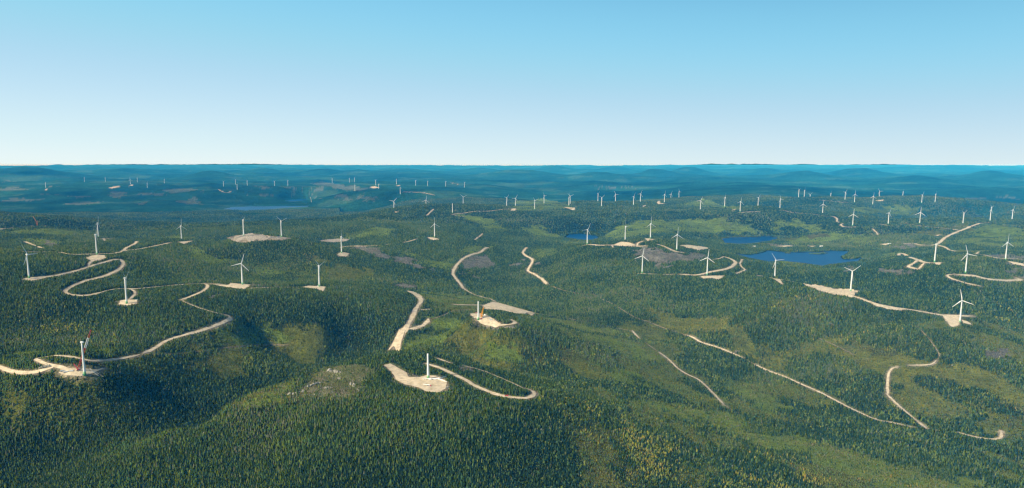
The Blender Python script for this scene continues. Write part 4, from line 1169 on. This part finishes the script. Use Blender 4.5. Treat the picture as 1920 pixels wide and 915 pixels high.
def blade_mesh():
    bm = bmesh.new(); rings = []
    for s, ch, th, off, tw in ((1.2, 2.0, 2.0, 0, 0), (3.5, 2.1, 1.9, 0, 0), (7, 3.9, 1.4, .6, 14), (11, 4.1, 1.1, .7, 11), (20, 3.1, .75, .45, 7), (32, 2.2, .5, .3, 3), (42, 1.6, .32, .2, 1), (47, 1.0, .2, .1, 0), (48, .4, .1, .2, 0)):
        ring = []; ct, st = math.cos(R(tw)), math.sin(R(tw))
        for i in range(10):
            t = 6.2832 * i / 10; a, b = ch / 2 * math.cos(t) + off, th / 2 * math.sin(t)
            ring.append(bm.verts.new((a * ct - b * st, a * st + b * ct - (s / 48) ** 2 * 1.2, s)))
        rings.append(ring)
    for a, b in zip(rings, rings[1:]):
        for i in range(10): bm.faces.new((a[i], a[(i + 1) % 10], b[(i + 1) % 10], b[i]))
    bm.faces.new(rings[0][::-1]); bm.faces.new(rings[-1])
    return me_of(bm, M_blade, True, 'blade')
ME_T, ME_R, ME_N, ME_H, ME_B = tower_mesh(HUBH), ring_mesh(), nacelle_mesh(), hub_mesh(), blade_mesh()

def spot(px, py, D):
    a, t = ang_tan(px, py); d = survey(px, py, D)
    x, y = d * math.sin(a), d * math.cos(a)
    return x, y, float(zat(x, y))
def at(px, py):
    x, y, z = cast(px, py); return x, y, float(zat(x, y))
_yy, _pp = np.meshgrid(np.radians(np.arange(0, 82, 3)), np.radians(np.arange(0, 120, 3)), indexing='ij')
def fit_rotor(tips, scale):
    if not tips: return R(random.uniform(55, 78)), R(random.uniform(0, 120))
    L = RB * scale
    best = 0.0006 * (_yy ** 2) * L * L
    ang = [_pp + k * R(120) for k in range(3)]
    bx = np.stack([np.cos(a) * np.cos(_yy) * L for a in ang]); by = np.stack([np.sin(a) * L for a in ang])
    for tx, ty in tips: best = best + np.min((bx - tx) ** 2 + (by - ty) ** 2, axis=0)
    k = np.unravel_index(np.argmin(best), best.shape)
    return float(_yy[k]), float(_pp[k])
G_TURB = 'white wind turbines spread over the ridges'
for bx, by, D, tips, label in TURB:
    x, y, z = spot(bx, by, D)
    dep = y * CP - (z - HC) * SP
    yaw, ph = fit_rotor(tips, FPX / dep)
    e = empty('wind_turbine', (x, y, z), math.atan2(-x, y) + yaw)
    tag(e, label, 'wind turbine', G_TURB)
    tw = link(bpy.data.objects.new('tower', ME_T), e)
    link(bpy.data.objects.new('foot_ring', ME_R), tw)
    n = link(bpy.data.objects.new('nacelle', ME_N), e); n.location = (0, 0, HUBH)
    h = link(bpy.data.objects.new('hub', ME_H), e); h.location = (0, 0, HUBH)
    for k in range(3):
        b = link(bpy.data.objects.new('blade', ME_B), e)
        b.location = (0, -4.9, HUBH); b.rotation_euler = (0, R(90) - ph - k * R(120), 0)
for bx, by, D, H, nac, label in BARE:
    x, y, z = spot(bx, by, D)
    e = empty('turbine_tower', (x, y, z), math.atan2(-x, y) + 1.0)
    tag(e, label, 'turbine tower', 'turbine towers still without rotors')
    tw = link(bpy.data.objects.new('tower', ME_T if H == 98 else tower_mesh(H)), e)
    link(bpy.data.objects.new('foot_ring', ME_R), tw)
    if nac:
        n = link(bpy.data.objects.new('nacelle', ME_N), e); n.location = (0, 0, H)

# ------------------------------------------------------------------ cranes
M_red = mat('red_paint', (.55, .035, .03), .45, .1, .3); M_yel = mat('yellow_paint', (.80, .36, .015), .45, .1, .3)
M_org = mat('orange_paint', (.70, .24, .04), .45, .1, .3); M_cream = mat('cream_paint', (.75, .66, .42), .5, .1, .3)
M_dark = mat('dark_steel', (.035, .037, .04), .7, .2, .5); M_whitep = mat('white_paint', (.80, .80, .78), .5, .05, .3)
M_glass = mat('cab_glass', (.02, .03, .04), .1, 0, 1, .6)
def lattice(a, b, w0, w1, m, name, parent, nbay=None, rc=.28):
    """four-chord lattice boom from a to b (local)"""
    bm = bmesh.new(); a, b = Vector(a), Vector(b); L = (b - a).length; q = (b - a).to_track_quat('Z', 'Y')
    nb = nbay or max(3, int(L / (w0 * 1.2)))
    P = []
    for k in range(nb + 1):
        f = k / nb; w = (w0 + (w1 - w0) * f) / 2
        P.append([a + (b - a) * f + q @ Vector((sx * w, sy * w, 0)) for sx, sy in ((-1, -1), (1, -1), (1, 1), (-1, 1))])
    for k in range(nb):
        for i in range(4):
            bm_tube(bm, P[k][i], P[k + 1][i], rc, None, 5)
            bm_tube(bm, P[k][i], P[k + 1][(i + 1) % 4] if k % 2 else P[k + 1][(i - 1) % 4], rc * .62, None, 4)
    return bm_obj(name, bm, m, parent)
def crane(loc, rz, label, m, boom, jib=None, mast=None, mid=None, w=3.0, rc=.28, hook=True):
    """crawler crane; boom = list of local end points"""
    e = empty('crawler_crane', loc, rz); tag(e, label, 'crane')
    for s in (-1, 1):
        bm = bmesh.new(); bm_box(bm, (s * 3.6, 0, .9), (1.5, 9.5, 1.3), None, .92); bm_box(bm, (s * 3.6, 0, .9), (1.1, 10.3, .8))
        bm_obj('track', bm, M_dark, e)
    bm = bmesh.new(); bm_box(bm, (0, .5, 3.0), (4.6, 9.0, 2.6), None, .96); bm_box(bm, (0, 0, 1.5), (5.6, 3.5, .9)); bm_obj('engine_house', bm, m, e)
    bm = bmesh.new(); bm_box(bm, (0, 5.6, 3.4), (5.4, 1.7, 3.2)); bm_obj('counterweight', bm, M_dark, e)
    bm = bmesh.new(); bm_box(bm, (2.9, -4.0, 3.4), (1.6, 2.2, 2.5), None, .85); cb = bm_obj('cab', bm, m, e)
    bm = bmesh.new(); bm_box(bm, (2.9, -5.12, 3.7), (1.2, .12, 1.3)); bm_obj('window', bm, M_glass, cb)
    a, b = Vector(boom[0]), Vector(boom[1])
    if mid:
        p, q = a + (b - a) * mid[0], a + (b - a) * mid[1]
        bo = lattice(a, p, w, w, m, 'boom', e, None, rc); lattice(p, q, w * 1.02, w * 1.02, M_whitep, 'boom_section', bo, None, rc * 1.7); lattice(q, b, w, w * .6, m, 'boom_tip', bo, None, rc)
    else:
        bo = lattice(a, b, w, w * .85, m, 'boom', e, None, rc)
    if jib: lattice(b, jib, w * .8, w * .35, m, 'jib', e, None, rc * .8)
    if mast: lattice(a + Vector((0, 1, 0)), mast, w * .6, w * .4, m, 'mast', e, None, rc * .7)
    tip = Vector(jib) if jib else b
    if hook:
        bm = bmesh.new(); bm_tube(bm, tip, tip - Vector((0, 0, 22)), .12, None, 5); bm_box(bm, tip - Vector((0, 0, 23)), (1.2, 1.2, 2)); bm_obj('hook_block', bm, M_dark, e)
    return e
x, y, z = at(146.5, 694.5)
crane((x, y, z), math.atan2(-x, y), "tall red lattice crane with a white boom section, leaning right behind the bladeless tower", M_red,
      [(0, -2, 3), (44, -4, 118)], None, (-10, 6, 20), (.55, .80), 4.0, .50)
x, y, z = at(903, 594.5)
crane((x, y, z), math.atan2(-x, y) + .2, "yellow crane with short kinked boom beside the tower stub on the hilltop loop", M_yel,
      [(0, -2, 3), (3, -3, 24)], (7.5, -4, 42), (-3.5, 3, 15), None, 4.6, .75, False)
x, y, z = spot(70.2, 423.3, 470)
crane((x, y, z), math.atan2(-x, y), 'orange crane with a jib leaning left on the pale ridge road near the left edge', M_org,
      [(0, 0, 3), (-5, 0, 44)], (-23, 0, 84), (4, 2, 50), None, 5.0, .8, False)
x, y, z = spot(583.5, 370.6, 600)
crane((x, y, z), math.atan2(-x, y), 'distant cream-coloured crane beside the hazy lake shore track at left of centre', M_cream,
      [(0, 0, 3), (-6, 0, 60)], (-18, 0, 88), None, None, 5.0, 1.0, False)

# ------------------------------------------------------------------ turbine parts, vehicles and containers on the pads
def lying_blade(px0, py0, rz, label, m=None):
    x, y, z = at(px0, py0)
    o = link(bpy.data.objects.new('rotor_blade', ME_B if m is None else m)); tag(o, label, 'turbine blade')
    z2 = float(zat(x + 46 * math.cos(rz), y + 46 * math.sin(rz)))
    o.rotation_euler = (0, R(90) - math.atan2(z2 - z, 46), rz); o.location = (x, y, z + 2.0)
    return o
M_greyb = mat('grey_blade', (.42, .43, .43), .5, .05, .2); ME_BG = ME_B.copy(); ME_BG.materials.clear(); ME_BG.materials.append(M_greyb)
lying_blade(168, 692, .10, "grey rotor blade lying right of the bladeless tower, the farther of two", ME_BG)
lying_blade(171, 696, .02, "grey rotor blade lying right of the bladeless tower, the nearer of two", ME_BG)
x, y, z = at(822.5, 712)
e = empty('turbine_rotor', (x, y, z + 3.2), 0); tag(e, 'white three-bladed rotor lying flat on the sandy pad beside the green-footed tower stub', 'turbine rotor')
bm = bmesh.new(); bm_lathe(bm, [(2.7, -2.6), (2.9, -1), (2.6, 1), (1.5, 2.6), (.4, 3.2)], 16); bm_obj('hub', bm, M_white, e, True)
for az in (176, 58, -54):
    b = link(bpy.data.objects.new('blade', ME_B), e); b.rotation_euler = (0, R(90), R(az)); b.location = (0, 0, .3)
def nacelle_on_ground(px, py, rz, label):
    x, y, z = at(px, py); e = empty('nacelle', (x, y, z), rz); tag(e, label, 'turbine nacelle')
    o = link(bpy.data.objects.new('housing', ME_N), e); o.location = (0, 0, 3.2)
    bm = bmesh.new(); bm_box(bm, (0, 0, .35), (5, 9, .5)); bm_obj('skid', bm, M_dark, e)
nacelle_on_ground(806, 712.6, 1.3, 'white egg-shaped nacelle set down at the foot of the tower stub with green rings')
nacelle_on_ground(909, 591.5, .6, 'white egg-shaped nacelle set down right of the yellow crane')
def gen_ring(px, py, label):
    x, y, z = at(px, py); bm = bmesh.new(); n = 24
    prof = [(3.4, -.7), (4.2, -.7), (4.2, .7), (3.4, .7)]; M = Matrix.Translation((0, 0, 4.0)) @ Matrix.Rotation(R(75), 4, 'X')
    rg = [[bm.verts.new(M @ Vector((r * math.cos(6.2832 * i / n), r * math.sin(6.2832 * i / n), h))) for i in range(n)] for r, h in prof]
    for a, b in zip(rg, rg[1:] + rg[:1]):
        for i in range(n): bm.faces.new((a[i], a[(i + 1) % n], b[(i + 1) % n], b[i]))
    o = bm_obj('generator_ring', bm, M_white, None); o.location = (x, y, z); tag(o, label, 'generator ring')
gen_ring(796, 712.5, 'white ring standing on edge left of the tower stub with green foot rings')
def wheels(e, xs, ys, r=.55):
    for wx in xs:
        for wy in ys:
            bm = bmesh.new(); bm_tube(bm, (wx, wy - .2, r), (wx, wy + .2, r), r, None, 12); w = bm_obj('wheel', bm, M_dark, e)
def truck(px, py, rz, label, mcab, mload, kind, L=13.0):
    x, y, z = at(px, py); e = empty('truck', (x, y, z + .9), rz); tag(e, label, 'truck')
    bm = bmesh.new(); bm_box(bm, (L / 2 - 1.4, 0, 2.0), (2.8, 2.7, 2.6), None, .9); bm_box(bm, (L / 2 - .1, 0, 1.2), (.8, 2.6, 1.0)); c = bm_obj('cab', bm, mcab, e)
    bm = bmesh.new(); bm_box(bm, (L / 2 - .12, 0, 2.5), (.5, 2.1, .9)); bm_obj('windscreen', bm, M_glass, c)
    bm = bmesh.new(); bm_box(bm, (-1, 0, .9), (L - 2.5, 2.4, .5)); bm_obj('chassis', bm, M_dark, e)
    bm = bmesh.new()
    if kind == 'box': bm_box(bm, (-1.4, 0, 2.5), (L - 4.2, 2.7, 2.6))
    elif kind == 'boom':
        bm_tube(bm, (L / 2 - 3, 0, 2.9), (-L / 2 - 12, 0, 3.4), 1.15, .9, 10)
    else: bm_box(bm, (-1.4, 0, 1.6), (L - 4.2, 2.6, 1.0))
    bm_obj({'box': 'cargo_box', 'boom': 'boom', 'flat': 'bed'}[kind], bm, mload, e)
    wheels(e, (L / 2 - 1.8, -L / 2 + 1.2, -L / 2 + 2.6), (-1.2, 1.2))
    return e
truck(804.5, 724.3, -.42, "red crane truck with long white boom laid flat on the pad nearest the camera", M_red, M_whitep, 'boom')
truck(949.5, 743, -.2, 'red truck driving on the gravel road right of the near pad', M_red, M_red, 'flat', 10)
truck(902.3, 599.2, .3, 'small red truck parked in front of the yellow crane', M_red, M_red, 'box', 8)
truck(156.5, 703.5, .5, 'white van-like truck at the front edge of the lower left pad', M_whitep, M_whitep, 'box', 8)
def container(px, py, rz, label, m, s=(12.0, 2.8, 2.9)):
    x, y, z = at(px, py); e = empty('container', (x, y, z + .8), rz); tag(e, label, 'container')
    bm = bmesh.new(); bm_box(bm, (0, 0, s[2] / 2), s)
    k = 12
    for i in range(k):
        for sy in (-1, 1): bm_box(bm, (-s[0] / 2 + (i + .5) * s[0] / k, sy * (s[1] / 2 + .05), s[2] / 2), (s[0] / k * .5, .1, s[2] * .86))
    b = bm_obj('body', bm, m, e)
    for sy in (-1, 1):
        bm = bmesh.new(); bm_box(bm, (s[0] / 2 + .06, sy * s[1] * .24, s[2] / 2), (.1, s[1] * .44, s[2] * .9)); bm_obj('door', bm, m, e)
container(117, 696.5, .5, 'white trailer-sized container, leftmost of three on the lower left pad', M_whitep, (14, 3.4, 3.6))
container(123.5, 698.5, .4, 'white trailer-sized container, middle of three on the lower left pad', M_whitep, (13, 3.4, 3.4))
container(133.5, 696.5, .2, 'white trailer-sized container, rightmost of three on the lower left pad', M_whitep, (12, 3.2, 3.2))
M_pink = mat('faded_red_paint', (.50, .20, .17), .6, .1, .3)
container(893, 587, .2, 'faded red container at the back left of the hilltop loop pad', M_pink, (9, 3, 3.4))
container(895.5, 597.5, -.4, 'white container left of the small red truck on the hilltop loop pad', M_whitep, (9, 3, 3))
container(919.5, 600.5, .3, 'white container at the right side of the hilltop loop pad', M_whitep, (11, 4, 4))
container(256, 563.5, .1, 'small white container at the right corner of the square pad at left', M_whitep, (7, 3, 3))
container(595.8, 537.5, .1, "white container at the turbine's foot on the right end of the mid-left ridge", M_whitep, (7, 4, 4))
def shed(px, py, label, mw, mr, s=(22, 12, 6)):
    x, y, z = at(px, py); e = empty('shed', (x, y, z), .15); tag(e, label, 'shed')
    bm = bmesh.new(); bm_box(bm, (0, 0, s[2] / 2), s); bm_obj('wall', bm, mw, e)
    bm = bmesh.new(); A = [Vector((sx * (s[0] / 2 + .8), sy * (s[1] / 2 + .8), s[2] + .05)) for sx in (-1, 1) for sy in (-1, 1)]
    v = [bm.verts.new(a) for a in A] + [bm.verts.new((sx * (s[0] / 2 + .8), 0, s[2] + 4)) for sx in (-1, 1)]
    for f in ((0, 1, 4), (2, 5, 3), (0, 4, 5, 2), (1, 3, 5, 4), (0, 2, 3, 1)): bm.faces.new([v[i] for i in f])
    bm_obj('roof', bm, mr, e)
    bm = bmesh.new(); bm_box(bm, (-3, -s[1] / 2 - .06, 2), (4, .12, 4)); bm_obj('door', bm, M_dark, e)
shed(1414, 463.3, 'small red-walled shed with a pale roof on the wooded neck between the two lakes', M_pink, M_whitep)
shed(1540, 462.8, 'white shed on the far shore behind the large lake', M_whitep, M_whitep)
shed(1667.5, 458.3, 'white shed by the pale clearing right of the large lake', M_whitep, M_whitep)

# ------------------------------------------------------------------ rock
M_rock = gravel('pale_rock', (.17, .16, .13), (.40, .38, .32))
M_rock.node_tree.nodes['Noise Texture'].inputs['Scale'].default_value = .25
def rock(name, px, py, s, label, cat, seed, rz=0.0, n=1):
    x, y, z = at(px, py); bm = bmesh.new(); r_ = random.Random(seed)
    for k in range(n):
        f = (k - (n - 1) / 2)
        t = bmesh.ops.create_icosphere(bm, subdivisions=2, radius=1.0)['verts']
        off = Vector((f * s[0] * .9 + r_.uniform(-.3, .3) * s[0], r_.uniform(-.6, .6) * s[1], 0)); sc_ = r_.uniform(.6, 1.1)
        cuts = [(Vector((r_.gauss(0, 1), r_.gauss(0, 1), r_.gauss(0, .8))).normalized(), r_.uniform(.45, .8)) for _ in range(9)]
        q = Matrix.Rotation(r_.uniform(-.5, .5), 3, 'Z')
        for v in t:
            c = v.co.copy()
            for nv, dd in cuts:
                e_ = c.dot(nv) - dd
                if e_ > 0: c -= nv * e_
            c = q @ Vector((c.x * s[0] * sc_, c.y * s[1] * sc_, c.z * s[2] * sc_)) + off
            w = Matrix.Rotation(rz, 3, 'Z') @ c
            v.co = (w.x, w.y, w.z + float(zat(x + w.x, y + w.y)) - z)
    o = bm_obj(name, bm, M_rock); o.location = (x, y, z); tag(o, label, cat)
rock('rock_outcrop', 552, 738, (9, 7, 7), 'pale bare rock knob at the lower left end of the stony knoll', 'rock outcrop', 1, .3, 4)
rock('rock_outcrop', 566, 735, (7, 5, 5), 'small pale rock patch next to the lowest knob of the stony knoll', 'rock outcrop', 2, .4, 3)
rock('rock_outcrop', 590, 721.5, (11, 7, 8), 'long slanting pale rock slab in the middle of the stony knoll', 'rock outcrop', 3, .9, 5)
rock('rock_outcrop', 616, 727, (8, 6, 6), 'pale broken rock right of the long slanting slab on the stony knoll', 'rock outcrop', 4, .2, 3)
rock('rock_outcrop', 627, 697, (10, 8, 8), 'pale grey rock cluster at the top of the stony knoll', 'rock outcrop', 5, -.6, 6)
rock('rock_outcrop', 634, 710, (6, 5, 5), 'narrow rock step just below the top cluster of the stony knoll', 'rock outcrop', 6, -.8, 3)
rock('rock_outcrop', 663, 723, (8, 6, 8), 'upright broken rock at the right side of the stony knoll, the upper of two', 'rock outcrop', 7, -1.0, 4)
rock('rock_outcrop', 671, 733, (8, 6, 7), 'upright broken rock at the right side of the stony knoll, the lower of two', 'rock outcrop', 8, -.9, 3)
rock('rock_outcrop', 382, 815, (5, 5, 9), 'small bare pinkish white cliff among firs at lower left', 'rock outcrop', 9, 1.2, 2)
rock('rock_outcrop', 456, 807, (4, 3, 4), 'tiny white rock in the trees right of the pinkish cliff', 'rock outcrop', 10, .5, 2)
rock('boulder', 1016, 806, (5, 4, 6), 'lone pale boulder in the front forest right of centre', 'boulder', 11)
for k, (px, py, lb) in enumerate([(1838,619,'white boulder just below and left of the two by the right edge'),(1893,618,'white boulder nearest the right edge below the large turbine'),
    (1873,629,'white boulder, lowest of three below the large right turbine'),(1654,652,'white boulder alone on the olive slope at right'),
    (1587,702,'white boulder above the straight track at right'),(1875,670,'white boulder beside the grey dead trees near the right edge'),
    (1643,785,'white boulder lying beside the straight valley track'),(1785,685,'white boulder left of the yellow trees on the right slope')]):
    rock('boulder', px, py, (4.5, 4, 4), lb, 'boulder', 30 + k)

for k, (px, py, s, lb, n) in enumerate([(84,688.5,(5,4,6),'grey rock heap inside the road bend left of the bladeless tower',8),(452,444.5,(10,7,9),'pale rubble heap at the foot of the turbine on the stony left ridge',9),
    (478,441.5,(11,7,9),'pale rubble heap in the middle of the stony left ridge',9),(515,445.5,(9,6,7),'pale rubble heap left of the right turbine on the stony left ridge',8),
    (838,727,(4,4,4),'broken rock rim at the right edge of the pad nearest the camera',7),(913,589.5,(5,4,4),'pale rubble heap behind the nacelle on the hilltop loop',6),
    (1452,523,(4,3,3),'small rubble heap at the foot of the turbine in front of the lake',4),(640,451,(9,5,6),'pale rubble heap on the far pad behind the edge-on turbine',6)]):
    rock('rock_heap', px, py, s, lb, 'rock heap', 60 + k, .3 * k, n)

_r = random.Random(5)
for k in range(30):
    px, py = _r.uniform(552, 690), _r.uniform(692, 744)
    if not pip([(550,745),(560,725),(600,700),(640,690),(690,692),(700,706),(672,742),(620,744)], np.array([px]), np.array([py]))[0]: continue
    s = _r.uniform(1.4, 3.2)
    rock('stone', px, py, (s * 1.5, s, s), 'small pale stone scattered on the rocky crest left of the near pad', 'stone', 200 + k, _r.uniform(0, 3), 1)
for o in COL.objects:
    if o.name.split('.')[0] == 'stone': o['group'] = 'stones scattered on the rocky crest'
